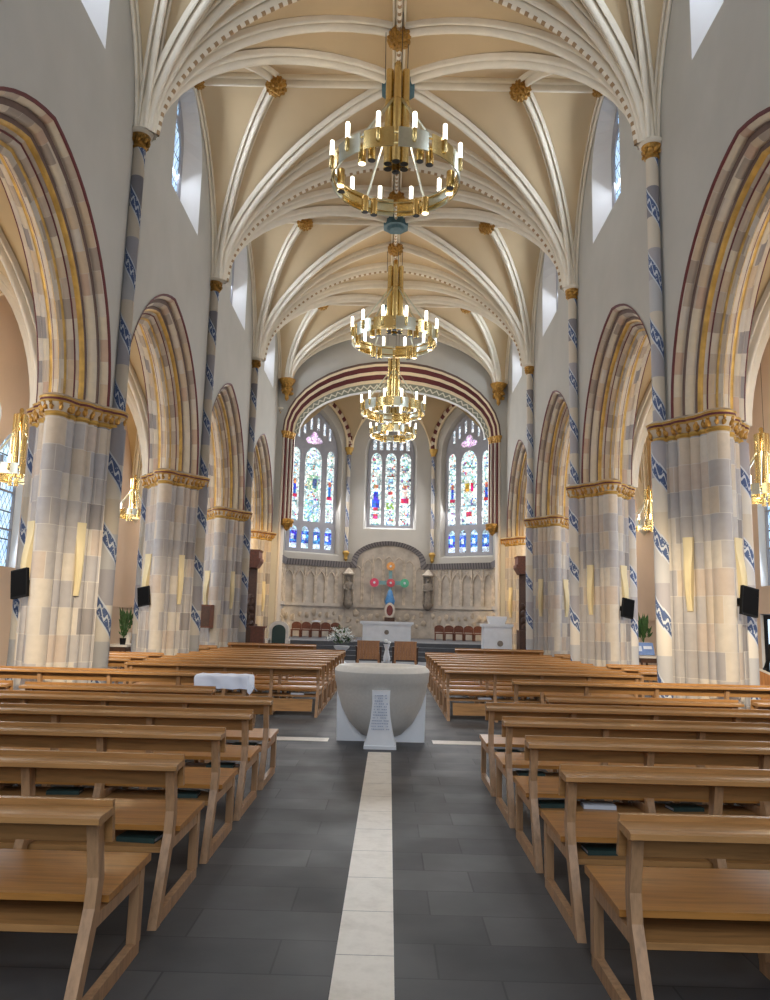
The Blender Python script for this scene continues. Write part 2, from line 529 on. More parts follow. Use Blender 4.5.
seg(.79, .54, .85, .60, 0, 2, .01)
half = [(x * .64 / .85, q, m) for x, q, m in PROF]
PROF = half + [(.64, .63, half[-1][2])] + [(1.28 - half[i][0], half[i][1], half[i - 1][2] if i > 0 else 1) for i in range(len(half) - 1, -1, -1)]
M['groove'] = plain('dark_line', lin(104, 84, 76), .85, 0, .1)  # dark brown tone for the arch hollows and the chancel arch edge

def arch_mesh(side, mid):
    mb = MB()
    n = 16
    th_out = math.acos(C_OFF / R_OUT)
    per = [0]
    for a, b in zip(PROF, PROF[1:]): per.append(per[-1] + sqrt((b[0] - a[0]) ** 2 + (b[1] - a[1]) ** 2))
    for half_i in (-1, 1):
        rows = []
        for j in range(n + 1):
            row = []
            for (dx, s, m) in PROF:
                R = R_OUT - s; th = math.acos(C_OFF / R) * j / n
                y = half_i * (C_OFF - R * cos(th)) * 1.0
                z = ZSP + R * sin(th)
                row.append((side * (XF + dx), mid + y, z))
            rows.append(row)
        def uvf(j, i): return (per[min(i, len(per) - 1)] * 1.6 + .13 * half_i, R_OUT * th_out * j / n)
        mb.grid(rows, 0, False, uvf, [p[2] for p in PROF[:-1]])
    return mb
ai = 0
for side in (-1, 1):
    for k in range(-1, 3):
        ai += 1
        o = arch_mesh(side, PY(k) + BAY / 2).build('trim_arch_%d' % ai, [M['arch'], M['red'], M['goldpaint'], M['groove']], smooth=40)
        tag(o, 'moulded pointed stone arch with gilded and dark red lines', None, None, 'structure')

# ------------------------------------------------------------------ piers
def pier_plan():
    """outline of the compound pier about its own centre, built from rolls set round a diamond"""
    hx, hy = .64, .88
    corners = [(-hx, 0), (0, -hy), (hx, 0), (0, hy)]
    rolls = []
    for c in range(4):
        a = Vector(corners[c]); b = Vector(corners[(c + 1) % 4])
        for (t, r) in ((0.0, .14 if c % 2 == 0 else .17), (.215, .1), (.42, .13), (.62, .1), (.81, .115)):
            rolls.append((a.lerp(b, t), r))
    # radial distance: union of rolls and a slightly smaller diamond
    pts = []
    N = 240
    for i in range(N):
        ang = 2 * pi * i / N + pi
        d = Vector((cos(ang), sin(ang)))
        best = 1 / (abs(d.x) / (hx - .12) + abs(d.y) / (hy - .12))
        for c, r in rolls:
            bq = d.dot(c); disc = bq * bq - (c.length_squared - r * r)
            if disc > 0: best = max(best, bq + sqrt(disc))
        pts.append(d * best)
    return pts
PLAN = pier_plan()
PLEN = [0]
for i in range(len(PLAN)): PLEN.append(PLEN[-1] + (PLAN[(i + 1) % len(PLAN)] - PLAN[i]).length)
def offset_plan(pts, d, sm=0):
    n = len(pts); out = []
    P = pts
    for _ in range(sm):
        P = [(P[i - 1] + P[i] * 2 + P[(i + 1) % n]) / 4 for i in range(n)]
    for i in range(n):
        t = P[(i + 1) % n] - P[i - 1]; nn = Vector((t.y, -t.x)).normalized()
        if nn.dot(P[i]) < 0: nn = -nn
        out.append(P[i] + nn * d)
    return out

def make_pier():
    root = empty('pillar', (0, 0, 0))
    mb = MB()
    zs = [(0, .09), (.25, .09), (.32, .0), (1.2, 0), (2.2, 0), (3.2, 0), (4.2, 0), (5.0, 0)]
    rows = []
    for z, d in zs:
        P = offset_plan(PLAN, d) if d else PLAN
        rows.append([(p.x, p.y, z) for p in P])
    mb.grid(rows, 0, True, lambda j, i: (PLEN[i], zs[j][0]))
    mb.build('pier_shaft', M['pier'], root, smooth=50)
    # capital: foliage band under a moulded abacus
    mb = MB()
    for (d0, z0, d1, z1, mi, sm) in ((0, 4.98, .03, 5.02, 1, 0), (.03, 5.02, .02, 5.06, 1, 0), (.02, 5.06, .10, 5.2, 0, 1), (.10, 5.2, .12, 5.23, 1, 2), (.12, 5.23, .12, 5.27, 2, 3), (.12, 5.27, .14, 5.30, 1, 3), (.14, 5.30, .05, 5.36, 3, 3)):
        a = offset_plan(PLAN, d0, sm); b = offset_plan(PLAN, d1, sm)
        mb.grid([[(p.x, p.y, z0) for p in a], [(p.x, p.y, z1) for p in b]], mi, True, lambda j, i: (PLEN[i], z0))
    top = offset_plan(PLAN, .05, 3)
    mb.add([(p.x, p.y, 5.36) for p in top], [tuple(range(len(top)))], 3)
    cap = mb.build('capital', [M['arch'], M['goldpaint'], M['red'], M['arch']], root, smooth=40)
    # gilded leaves under the abacus
    mb = MB()
    P = offset_plan(PLAN, .06, 2)
    L = 0; total = PLEN[-1]; step = total / 56
    nxt = 0
    for i in range(len(P)):
        if PLEN[i] >= nxt:
            nxt += step
            p = P[i]
            s = random.uniform(.85, 1.15)
            mb.ball((p.x, p.y, 5.13), .05 * s, 6, 0, 1, 1, 1.5, .25)
            q = p * 1.03
            mb.ball((q.x, q.y, 5.19), .04 * s, 6, 0, 1, 1, .8, .3)
    mb.build('gilded_foliage', M['gold'], cap)
    return root

def make_shaft(name, r_lo, r_hi, z_mid, z_top, cap=True, caph=.35):
    """ribbon-wound wall shaft about its own axis; a part of a pier"""
    mb = MB(); n = 16
    zs = [(0, r_lo), (z_mid, r_lo), (z_mid + .02, r_hi), ((z_mid + z_top) / 2, r_hi), (z_top, r_hi)]
    rows = [[(r * cos(2 * pi * k / n), r * sin(2 * pi * k / n), z) for k in range(n)] for z, r in zs]
    mb.grid(rows, 0, True, lambda j, i: (i / n, zs[j][0]))
    return mb

pier0 = make_pier()
shaft_me = make_shaft('s', .15, .115, 5.0, ZC - .3)
cap_mb = MB().lathe([(.12, 0), (.145, .03), (.12, .06), (.125, .1), (.17, .24), (.19, .27)], 20)
cap_mb.lathe([(.19, .27), (.23, .30), (.24, .35), (.2, .38)], 20, (0, 0), 1)
for i in range(22): cap_mb.ball((.155 * cos(i * 2.4), .155 * sin(i * 2.4), .12 + .006 * i), .045, 5, 0, 1, 1, 1.2, .3)
lowshaft_mb = make_shaft('s', .14, .14, 4.0, 5.0)
first = True
for side, sn in ((-1, 'left'), (1, 'right')):
    for k in range(-1, 4):
        root = pier0 if first else copy_tree(pier0)
        first = False
        px_ = 5.64 if side < 0 else 5.55      # the right arcade stands a touch closer in
        root.location = (side * px_, PY(k) + (.05 if k == 3 else 0), 0)
        tag(root, ['compound stone pillar %s' % w for w in ('beside the camera', 'standing closest to the camera', 'second along the nave', 'third along the nave', 'carrying the chancel arch')][k + 1] + ' in the %s arcade' % sn, None, None, 'structure')
        if k < 3:
            o = shaft_me.build('wall_shaft', M['ribbon'], root, 60, (side * (XS - px_ - (.03 if side > 0 else 0)), 0, 0)) if 'sh_o' not in globals() else sh_o.copy()
            if 'sh_o' not in globals():
                sh_o = o
                cap_o = cap_mb.build('shaft_capital', [M['gold'], M['rib']], root, 50, (side * (XS - px_ - (.03 if side > 0 else 0)), 0, ZC - .36))
            else:
                o.parent = root; o.location = (side * (XS - px_ - (.03 if side > 0 else 0)), 0, 0); COL.objects.link(o)
                c = cap_o.copy(); c.parent = root; c.location = (side * (XS - px_ - (.03 if side > 0 else 0)), 0, ZC - .36); COL.objects.link(c)
            if 'ls_o' not in globals():
                ls_o = lowshaft_mb.build('aisle_shaft', M['ribbon'], root, 60, (side * .70, 0, 0))
            else:
                c = ls_o.copy(); c.parent = root; c.location = (side * (.70 if side < 0 else .64), 0, 0); COL.objects.link(c)

# ------------------------------------------------------------------ nave vault
NEXP = 1.8
def vcurve(S, T, n=14, off=0.0):
    """rib line from springer S to ridge target T; steep at first, flat at the ridge"""
    S = Vector(S); T = Vector(T); out = []
    for i in range(n + 1):
        t = (i / n) ** 1.6
        g = (1 - (1 - t) ** NEXP) ** (1 / NEXP)
        out.append(Vector((S.x + (T.x - S.x) * t, S.y + (T.y - S.y) * t, S.z + (T.z - S.z) * g)))
    return out

# profile of a rib: (sideways, outward) pairs, outward points into the church
def ribprof(w, d):
    """three rolls parted by deep hollows"""
    h = [(-.5, -.04), (-.5, .30)]
    h += [(-.40 - .10 * cos(t * pi / 4), .34 + .22 * sin(t * pi / 4)) for t in range(5)]
    h += [(-.26, .10), (-.20, .10), (-.20, .62)]
    h += [(-.17 * cos(t * pi / 6), .72 + .28 * sin(t * pi / 6)) for t in range(1, 3)]
    return [(x * w, y * d) for x, y in h] + [(0, d)] + [(-x * w, y * d) for x, y in h[::-1]]

def sweep_rib(mb, path, prof, mis=None, mi=0, side_vec=None):
    rows = []; ln = [0]
    for i, p in enumerate(path):
        t = (path[min(i + 1, len(path) - 1)] - path[max(i - 1, 0)]).normalized()
        if i: ln.append(ln[-1] + (p - path[i - 1]).length)
        if side_vec is not None: s = Vector(side_vec)
        else:
            h = path[-1] - path[0]
            s = Vector((h.y, -h.x, 0)).normalized()
        nrm = s.cross(t).normalized()
        if nrm.z > 0: nrm = -nrm
        rows.append([p + s * a + nrm * b for a, b in prof])
    mb.grid(rows, mi, False, lambda j, i: (i / len(prof), ln[j]), mis)

ceil = MB()
RP = ribprof(.29, .26); RPB = ribprof(.38, .32)
rib_root = None
ribs = []      # (name, MB, mats)
def add_rib(path, prof, dog=False):
    mb = MB()
    mis = None
    if dog:
        mis = [0] * (len(prof) - 1)
        for i in (10, 11, 12, 13): mis[i] = 1
    sweep_rib(mb, path, prof, mis)
    ribs.append((mb, dog))

BOSS = []      # (pos, radius)
TX = 2.92
for k in range(-1, 4):
    yk = PY(k)
    for side in (-1, 1):
        if k < 3: S = (side * 4.86, yk, ZC)
        else: S = (side * 4.6, YEND - .28, 12.05); yk = YEND
        for d in (-1, 1):
            if k == 3 and d == 1: continue
            ymid = PY(k) + d * BAY / 2
            if k == -1 and d == -1: pass
            tg = [(side * 5.0, ymid), (side * TX, ymid), (0, ymid), (0, (ymid + yk) / 2), (0, yk)]
            cur = [vcurve(S, (x, y, ZR)) for x, y in tg]
            wline = [Vector((side * 5.03, p.y, p.z)) for p in cur[0]]
            # intermediate lines keep the cells smooth
            fan = []
            for a, b in zip(tg, tg[1:]):
                for q in range(3):
                    t = q / 3
                    fan.append(vcurve(S, (a[0] + (b[0] - a[0]) * t, a[1] + (b[1] - a[1]) * t, ZR)))
            fan.append(cur[-1]); fan[0] = wline
            ceil.grid(fan)
            for i, c in enumerate(cur):
                if i == 4 and d == 1 and k < 3: continue        # transverse arch only once
                if i == 4:
                    if k < 3: add_rib(c, RPB, True)
                    else: add_rib(c, RP)
                elif i == 0:
                    cc = [Vector((side * 4.97, p.y, p.z)) for p in c]
                    add_rib(cc, ribprof(.2, .14))
                else: add_rib(c, RP, False)
    # ridges
for k in range(-2, 3):
    ymid = PY(k) + BAY / 2
    add_rib([Vector((-5, ymid, ZR)), Vector((-TX, ymid, ZR)), Vector((0, ymid, ZR)), Vector((TX, ymid, ZR)), Vector((5, ymid, ZR))], RP)
    for x in (-TX, TX): BOSS.append(((x, ymid, ZR - .24), .25))
    for x in (-4.78, 4.78): BOSS.append(((x, ymid, ZR - .2), .15))
    for f in (.25, .75): BOSS.append(((0, PY(k) + BAY * f, ZR - .24), .26))
add_rib([Vector((0, PY(-2) + i * (YEND - PY(-2)) / 24, ZR)) for i in range(25)], RP, True)
ceil_o = ceil.build('ceiling', M['vault'], smooth=60)
tag(ceil_o, 'cream ribbed nave vault', None, None, 'structure')
for mb, dog in ribs:
    mb.build('rib', [M['rib'], M['dogtooth']], ceil_o, smooth=45)
mb = MB(); mb.ball((0, 0, 0), .93, 16, 0, 1, 1, .9, .05)
for kk in range(64):
    zz = -1 + 2 * (kk + .5) / 64; a = kk * 2.39996
    rr = sqrt(max(0, 1 - zz * zz))
    mb.ball((.9 * rr * cos(a), .9 * rr * sin(a), zz * .82), .19, 5, 0, 1, 1, 1, .3)
bo = None
for p, r in BOSS:
    if bo is None: bo = mb.build('boss', M['gold'], ceil_o, 50); o = bo
    else:
        o = bo.copy(); o.parent = ceil_o; COL.objects.link(o)
    o.location = p; o.scale = (r, r, r)
mb = MB(); mb.prism([(.42 * cos(pi / 8 + i * pi / 4), .42 * sin(pi / 8 + i * pi / 4)) for i in range(8)], -.35, 0)
mb.lathe([(.0, -.44), (.2, -.42), (.3, -.35)], 12)
cb = None
for k in range(-1, 3):
    if cb is None: cb = mb.build('centre_boss', M['bluegreen'], ceil_o); o = cb
    else: o = cb.copy(); o.parent = ceil_o; COL.objects.link(o)
    o.location = (0, PY(k) + BAY / 2, ZR)
# gilded corbels where the last ribs land on the chancel wall
for side in (-1, 1):
    mb = MB().lathe([(.02, -.95), (.09, -.85), (.07, -.72), (.2, -.5), (.14, -.4), (.26, -.2), (.34, -.08), (.36, 0), (.3, .03)], 16)
    for i in range(14):
        a = i * .9; mb.ball((.2 * cos(a), .2 * sin(a), -.62 + .03 * i), .08, 6, 0, 1, 1, 1, .3)
    mb.build('corbel', M['gold'], ceil_o, 50, (side * 4.6, YEND - .28, 12.03))

# ------------------------------------------------------------------ chancel arch wall
A1, A2 = 4.72, 4.28
def carch(hs, za, zs=9.77, n=20):
    """depressed arch: superelliptic"""
    L = []
    for i in range(n + 1):
        a = pi * i / n
        c, s = cos(a), sin(a)
        L.append((-hs * (abs(c) ** .98) * (1 if c > 0 else -1), zs + (za - zs) * s ** .98))
    return L
mb = MB()
inn = carch(A1, 12.98)
fill(mb, [(-5.3, 0)] + [(-A1, 0)] + inn + [(A1, 0), (5.3, 0), (5.3, 15.0), (-5.3, 15.0)], [], lambda x, z: (x, YEND, z))
o = mb.build('wall_chancel_arch', [M['plaster']])
tag(o, 'plastered wall above the chancel arch', None, None, 'structure')
# banded arch: (half span, apex, y, material)
bands = [(4.76, 13.06, -.03, 1), (4.72, 12.98, -.05, 1), (4.69, 12.95, -.05, 0), (4.64, 12.87, -.03, 0), (4.62, 12.84, -.03, 2), (4.55, 12.68, .06, 2), (4.53, 12.64, .06, 0), (4.48, 12.54, .1, 0), (4.46, 12.50, .1, 2), (4.38, 12.34, .2, 2), (4.36, 12.30, .2, 0), (4.30, 12.2, .26, 0)]
mb = MB()
rows = []
for hs, za, y, mi in bands: rows.append([(x, YEND + y, z) for x, z in carch(hs, za)])
for (a, b, bd) in zip(rows, rows[1:], bands): mb.grid([a, b], bd[3])
# soffit and zigzag order
zz0 = [(x, YEND + .26, z) for x, z in carch(4.28, 12.16)]; zz1 = [(x, YEND + .3, z) for x, z in carch(4.1, 11.85)]
mb.grid([rows[-1], zz0], 0)
ln = [0]
for a, b in zip(zz0, zz0[1:]): ln.append(ln[-1] + (Vector(a) - Vector(b)).length)
mb.grid([zz0, zz1], 3, False, lambda j, i: (j, ln[i]))
mb.grid([zz1, [(x, YEND + .6, z) for x, z in carch(4.09, 11.84)]], 4)
o = mb.build('trim_chancel_arch', [M['cream'], M['groove'], M['red'], M['zigzag'], M['apse_plaster']], smooth=30)
tag(o, 'dark red and cream banded chancel arch with a zigzag inner order', None, None, 'structure')
# jambs: clustered red/cream shafts with capitals
for side in (-1, 1):
    mb = MB()
    for (x, y, r, mi, zb) in ((4.69, -.02, .055, 0, .3), (4.60, .03, .05, 3, 5.9), (4.52, .10, .05, 0, 5.9), (4.45, .18, .04, 3, 5.9), (4.38, .26, .055, 0, 5.9), (4.31, .36, .04, 3, 5.9)):
        mb.lathe([(r, zb), (r, 9.5)], 10, (side * x, YEND + y), mi)
        mb.lathe([(r, 9.5), (r + .02, 9.55), (r, 9.58), (r + .05, 9.72), (r + .07, 9.8)], 10, (side * x, YEND + y), 2)
    mb.box(min(side * 4.32, side * 5.3), max(side * 4.32, side * 5.3), YEND + .4, YEND + .95, 5.7, 9.8, 0)
    mb.box(min(side * 4.64, side * 5.3), max(side * 4.64, side * 5.3), YEND + .1, YEND + .95, 0, 5.7, 0)
    o = mb.build('trim_jamb_%s' % ('left' if side < 0 else 'right'), [M['arch'], M['cream'], M['gold'], M['red']], smooth=50)
    tag(o, 'clustered jamb shafts of the chancel arch', None, None, 'structure')
    # carved gilded bracket on the jamb
    mb = MB(); mb.lathe([(.02, -.4), (.12, -.3), (.2, -.1), (.3, 0), (.3, .1), (.1, .14)], 12)
    for i in range(10): mb.ball((.2 * cos(i), .2 * sin(i), -.15 + .02 * i), .09, 6, 0, 1, 1, 1, .3)
    mb.build('jamb_bracket', M['gold'], o, 50, (side * 4.42, YEND + .22, 5.85))

# ------------------------------------------------------------------ apse
P0 = [(-4.9, 34.2), (-4.9, 36.35), (-2.08, 38.0), (2.08, 38.0), (4.9, 36.1), (4.9, 34.2)]
def facet(i):
    a = Vector((*P0[i], 0)); b = Vector((*P0[i + 1], 0)); d = b - a
    L = d.length; d.normalize(); nin = Vector((d.y, -d.x, 0))   # into the apse
    return a, d, nin, L
ZAC = 10.1                     # springing of the apse ribs
def facet_pt(i, u, z, dep=0):
    a, d, nin, L = facet(i)
    p = a + d * u + nin * dep
    return (p.x, p.y, z)

def painted_light(w, h, kind, seedv):
    """rectangular grid of coloured pieces inside a lancet of width w and height h: returns colour(u,v) function"""
    rnd = random.Random(seedv)
    pal = [lin(214, 236, 236), lin(190, 226, 228), lin(236, 240, 236), lin(170, 206, 214), lin(226, 228, 220)]
    def col(u, v):   # u in -1..1, v in 0..1
        if abs(u) > .8: return lin(240, 244, 240) if int(v * h * 9) % 2 else lin(196, 216, 216)
        c = pal[rnd.randrange(5)]
        if rnd.random() < .10: c = rnd.choice([lin(206, 70, 90), lin(80, 130, 200), lin(120, 190, 150), lin(226, 180, 120), lin(150, 110, 180)])
        if int(v * h * 12) % 11 == 0: c = lin(120, 150, 170)
        if kind == 'blue':       # robed figure in blue
            if .22 < v < .46 and abs(u) < .62 - abs(v - .3) * .8: c = lin(44, 104, 206)
            if .21 < v < .25 and abs(u) < .5: c = lin(190, 40, 80)
            if .46 < v < .52 and abs(u) < .28: c = lin(236, 206, 186)
            if .52 < v < .56 and abs(u) < .5: c = lin(190, 132, 84)
            if v < .16 and abs(u) < .3 and .08 < v: c = lin(216, 60, 110)
        elif kind == 'pink':
            if .22 < v < .36 and abs(u) < .55: c = lin(226, 226, 236)
            if .30 < v < .38 and abs(u) < .58: c = lin(216, 36, 110)
            if .40 < v < .50 and abs(u) < .35: c = lin(236, 216, 206)
            if .50 < v < .55 and abs(u) < .5: c = lin(196, 130, 100)
        elif kind == 'green':
            if .23 < v < .32 and abs(u) < .6 and rnd.random() < .6: c = lin(150, 190, 90)
            if .42 < v < .47 and abs(u) < .5: c = lin(170, 60, 76)
            if .58 < v < .64 and abs(u) < .5: c = lin(130, 160, 206)
            if .66 < v < .68: c = lin(120, 80, 70)
        elif kind == 'scene':
            if .42 < v < .62 and abs(u) < .7:
                c = rnd.choice([lin(206, 214, 190), lin(150, 196, 170), lin(220, 224, 206), lin(120, 170, 150)])
                if .44 < v < .58 and .05 < u < .5: c = lin(70, 96, 136)
            if v < .28: c = rnd.choice([lin(120, 176, 216), lin(206, 226, 226), lin(150, 200, 170), lin(176, 196, 230)])
        elif kind == 'scene2':
            if .42 < v < .6 and abs(u) < .7:
                c = rnd.choice([lin(206, 206, 190), lin(200, 216, 206)])
                if .44 < v < .56 and .1 < u < .55: c = lin(206, 20, 110)
                if .44 < v < .56 and -.5 < u < 0: c = lin(186, 150, 50)
            if .1 < v < .18 and abs(u) < .3: c = lin(186, 56, 80)
        elif kind == 'small':
            c = lin(40, 92, 196) if rnd.random() < .7 else lin(96, 150, 226)
            if .35 < v < .6 and abs(u) < .4: c = lin(206, 226, 240)
            if v < .2: c = lin(196, 216, 236)
            if v > .75: c = lin(176, 206, 230)
        elif kind == 'robe':
            if .36 < v < .5 and abs(u) < .5: c = lin(44, 92, 190)
            if .32 < v < .36 and abs(u) < .6: c = lin(180, 40, 60)
            if .5 < v < .56 and abs(u) < .35: c = lin(206, 120, 90)
        elif kind == 'pinkhead':
            c = rnd.choice([lin(226, 196, 226), lin(236, 214, 236), lin(206, 170, 214)])
        elif kind == 'slit':
            c = rnd.choice([lin(236, 240, 244), lin(190, 206, 220)])
        return c
    return col

def light(mb, fn, cx, z0, w, z1, kind, seedv, top='arch'):
    """one lancet as a grid of glass pieces; fn(u,z)->xyz"""
    n = max(3, int(w / .07)); mrows = max(4, int((z1 - z0) / .08))
    col = painted_light(w, z1 - z0, kind, seedv)
    for j in range(mrows):
        v0, v1 = j / mrows, (j + 1) / mrows
        za, zb = z0 + (z1 - z0) * v0, z0 + (z1 - z0) * v1
        def hw(z):
            if top == 'rect': return w / 2
            hh = w * .75
            if z < z1 - hh: return w / 2
            q = (z - (z1 - hh)) / hh
            return w / 2 * sqrt(max(0, 1 - q * q))
        a, b = hw(za), hw(zb)
        for i in range(n):
            s0, s1 = -1 + 2 * i / n, -1 + 2 * (i + 1) / n
            mb.add([fn(cx + s0 * a, za), fn(cx + s1 * a, za), fn(cx + s1 * b, zb), fn(cx + s0 * b, zb)], [(0, 1, 2, 3)], 0, None, [col((s0 + s1) / 2, (v0 + v1) / 2)])
def quatre(mb, fn, cx, cz, r, seedv):
    col = painted_light(1, 1, 'pinkhead', seedv)
    for (dx, dz) in ((0, 0), (r, -.1 * r), (-r, -.1 * r), (0, r)):
        n = 10
        pts = [fn(cx + dx, cz + dz)] + [fn(cx + dx + r * .72 * cos(2 * pi * i / n), cz + dz + r * .72 * sin(2 * pi * i / n)) for i in range(n)]
        mb.add(pts, [(0, 1 + i, 1 + (i + 1) % n) for i in range(n)], 0, None, [col(0, 0) for _ in range(n)])

def lancet_outline(cx, z0, w, z1, n=6):
    hh = w * .75
    L = [(cx - w / 2, z0)]
    for i in range(n + 1):
        a = pi / 2 * i / n
        L.append((cx - w / 2 * cos(a), z1 - hh + hh * sin(a)))
    for i in range(n - 1, -1, -1):
        a = pi / 2 * i / n
        L.append((cx + w / 2 * cos(a), z1 - hh + hh * sin(a)))
    L.append((cx + w / 2, z0))
    return L

apse = MB()
win_rects = {}
def facet_wall(i, opening, rib_apex):
    a, d, nin, L = facet(i)
    n = 10
    head = [(L / 2 + x, z) for x, z in gothic(L / 2, ZAC, rib_apex, n)]
    outer = [(0, 0)] + head + [(L, 0)]
    fill(apse, outer, [opening] if opening else [], lambda u, z: facet_pt(i, u, z))
    return head
heads = {}
# windows: facet 1 (side), 2 (centre), 3 (side)
def opening_of(i):
    a, d, nin, L = facet(i)
    if i == 2:
        c = L / 2
        return c, [(c - 1.28, 6.15)] + [(c + x, z) for x, z in gothic(1.28, 9.9, 11.6, 8)] + [(c + 1.28, 6.15)], 6.15
    c = L / 2 + (-.17 if i == 1 else .17)
    return c, [(c - 1.42, 4.8)] + [(c + x, z) for x, z in gothic(1.42, 9.7, 12.0, 8)] + [(c + 1.42, 4.8)], 4.8
for i in (1, 2, 3):
    c, op, zs = opening_of(i)
    heads[i] = facet_wall(i, op, 12.55)
    inner = [(c + (u - c) * .9, zs + .1 + (z - zs) * .965) for u, z in op]
    apse.grid([[facet_pt(i, u, z) for u, z in op], [facet_pt(i, u, z, -.3) for u, z in inner]], 0, True)
    wn_i += 1
    root = empty('window_%d' % wn_i, facet_pt(i, c, zs), 0, ['', 'tall stained glass window with a pink quatrefoil, beside the priest chair', 'central three-light stained glass window above the altar', 'tall stained glass window with a magenta robed figure, above the ambo'][i], None, None, 'structure')
    base = Vector(facet_pt(i, c, zs))
    fn = lambda u, z, dep=-.27: Vector(facet_pt(i, u, z, dep)) - base
    lights = []
    if i == 2:
        for q, kd in ((-.665, 'blue'), (0, 'green'), (.665, 'pink')):
            lights.append((c + q * 1.08, 6.36, .54, 10.0, kd))
        for q in (-.82, -.5, -.16, .16, .5, .82): lights.append((c + q, 10.12 + .02 * (1 - abs(q)), .17, 10.62 + .3 * (1 - abs(q)), 'slit'))
    else:
        sc = .92
        for q, w, z0, z1, kd in ((-1.0, .46, 6.35, 9.9, 'robe'), (0, .98, 6.35, 10.0, 'scene' if i == 1 else 'scene2'), (1.0, .46, 6.35, 9.9, 'robe')):
            lights.append((c + q * sc, z0, w * sc, z1, kd))
        for q in (-.99, -.33, .33, .99): lights.append((c + q * sc, 5.05, .42 * sc, 6.12, 'small'))
        for q in (-.9, -.57, -.2, .2, .57, .9): lights.append((c + q * sc, 10.35 + .62 * (1 - abs(q)), .14, 11.0 + .62 * (1 - abs(q)), 'slit'))
    mb = MB()
    for li, (cx, z0, w, z1, kd) in enumerate(lights):
        light(mb, fn, cx, z0, w, z1, kd, 31 * i + li)
    if i != 2: quatre(mb, fn, c, 10.32, .27, i)
    mb.build('stained_glass', M['stained'], root, recalc=False)
    # stone plate pierced by the lights
    mb = MB()
    holes = [lancet_outline(cx, z0 - .0, w, z1) for cx, z0, w, z1, kd in lights]
    if i != 2:
        qo = []
        for ang in range(24):
            a = 2 * pi * ang / 24
            rr = .27 * (1.05 + .62 * max(cos(a - pi / 2), cos(a), cos(a - pi)) ** 6 - .3 * (1 if sin(a) < -.5 else 0))
            qo.append((c + rr * cos(a), 10.32 + rr * sin(a)))
        # the centre light ends under the quatrefoil
        holes[1] = lancet_outline(lights[1][0], lights[1][1], lights[1][2], 9.98)
        holes.append(qo)
    fill(mb, inner, holes, lambda u, z: fn(u, z, -.2))
    fill(mb, inner, holes, lambda u, z: fn(u, z, -.25))
    for h in holes:
        mb.grid([[fn(u, z, -.2) for u, z in h], [fn(u, z, -.25) for u, z in h]], 0, True)
    mb.build('tracery', M['tracery'], root)
# plain side returns between the arch and the first facets
for i in (0, 4):
    a, d, nin, L = facet(i)
    apse.add([facet_pt(i, 0, 0), facet_pt(i, L, 0), facet_pt(i, L, 13.4), facet_pt(i, 0, 13.4)], [(0, 1, 2, 3)])
# webs from the wall arches to the crown of the apse vault
CRN = Vector((0, 34.9, 13.5))
for i in (1, 2, 3):
    rowA = [Vector(facet_pt(i, u, z)) for u, z in heads[i]]
    rows = []
    for q in range(9):
        t = q / 8
        rows.append([p.lerp(CRN, t) + Vector((0, 0, .5 * sin(pi * t) * (1 - abs(2 * k / (len(rowA) - 1) - 1) * .3))) for k, p in enumerate(rowA)])
    apse.grid(rows, 1)
apse.add([(-4.9, 34.2, 13.5), (4.9, 34.2, 13.5), (4.9, 36.3, 12.6), (-4.9, 36.3, 12.6)], [(0, 1, 2, 3)], 1)
apse.add([(-5.2, YEND + .9, 9), (-5.2, YEND + .9, 15), (5.2, YEND + .9, 15), (5.2, YEND + .9, 14.6), (-4.9, 34.2, 13.4), (4.9, 34.2, 13.4)], [(1, 2, 5, 4)], 1)
ao = apse.build('wall_apse', [M['apse_plaster'], M['vault']], smooth=30)
tag(ao, 'grey plastered polygonal apse wall', None, None, 'structure')
# ribs on the wall arches with red and cream blocks, and their shafts
for i in (1, 2, 3):
    mb = MB()
    a, d, nin, L = facet(i)
    path = [Vector(facet_pt(i, u, z, .03)) for u, z in heads[i]]
    rows = []; ln = [0]
    cen = Vector(facet_pt(i, L / 2, ZAC))
    for j, p in enumerate(path):
        if j: ln.append(ln[-1] + (p - path[j - 1]).length)
        inw = (cen - p); inw.normalize()
        rows.append([p - inw * .05, p - inw * .05 + nin * .18, p + inw * .06 + nin * .2, p + inw * .12 + nin * .12, p + inw * .2 + nin * .1, p + inw * .2])
    mb.grid(rows, 0, False, lambda j, k: (k, ln[j]), [1, 0, 0, 1, 1])
    mb.build('apse_rib', [M['chequer'], M['cream']], ao, smooth=40)
for x in (-2.08, 2.08):
    mb = MB()
    n = 12; zs = [5.0, 6.6, 8.2, 9.8]
    mb.grid([[(.09 * cos(2 * pi * k / n), .09 * sin(2 * pi * k / n), z) for k in range(n)] for z in zs], 0, True, lambda j, k: (k / n, zs[j]))
    mb.build('apse_shaft', M['ribbon'], ao, 50, (x, 37.9, 0))
    mb = MB().lathe([(.1, 9.78), (.14, 9.82), (.11, 9.86), (.2, 10.05), (.22, 10.14), (.1, 10.16)], 14)
    mb.lathe([(.02, 4.55), (.1, 4.65), (.07, 4.75), (.17, 4.95), (.1, 5.05)], 14)
    mb.build('apse_corbel', M['goldpaint'], ao, 50, (x, 37.9, 0))

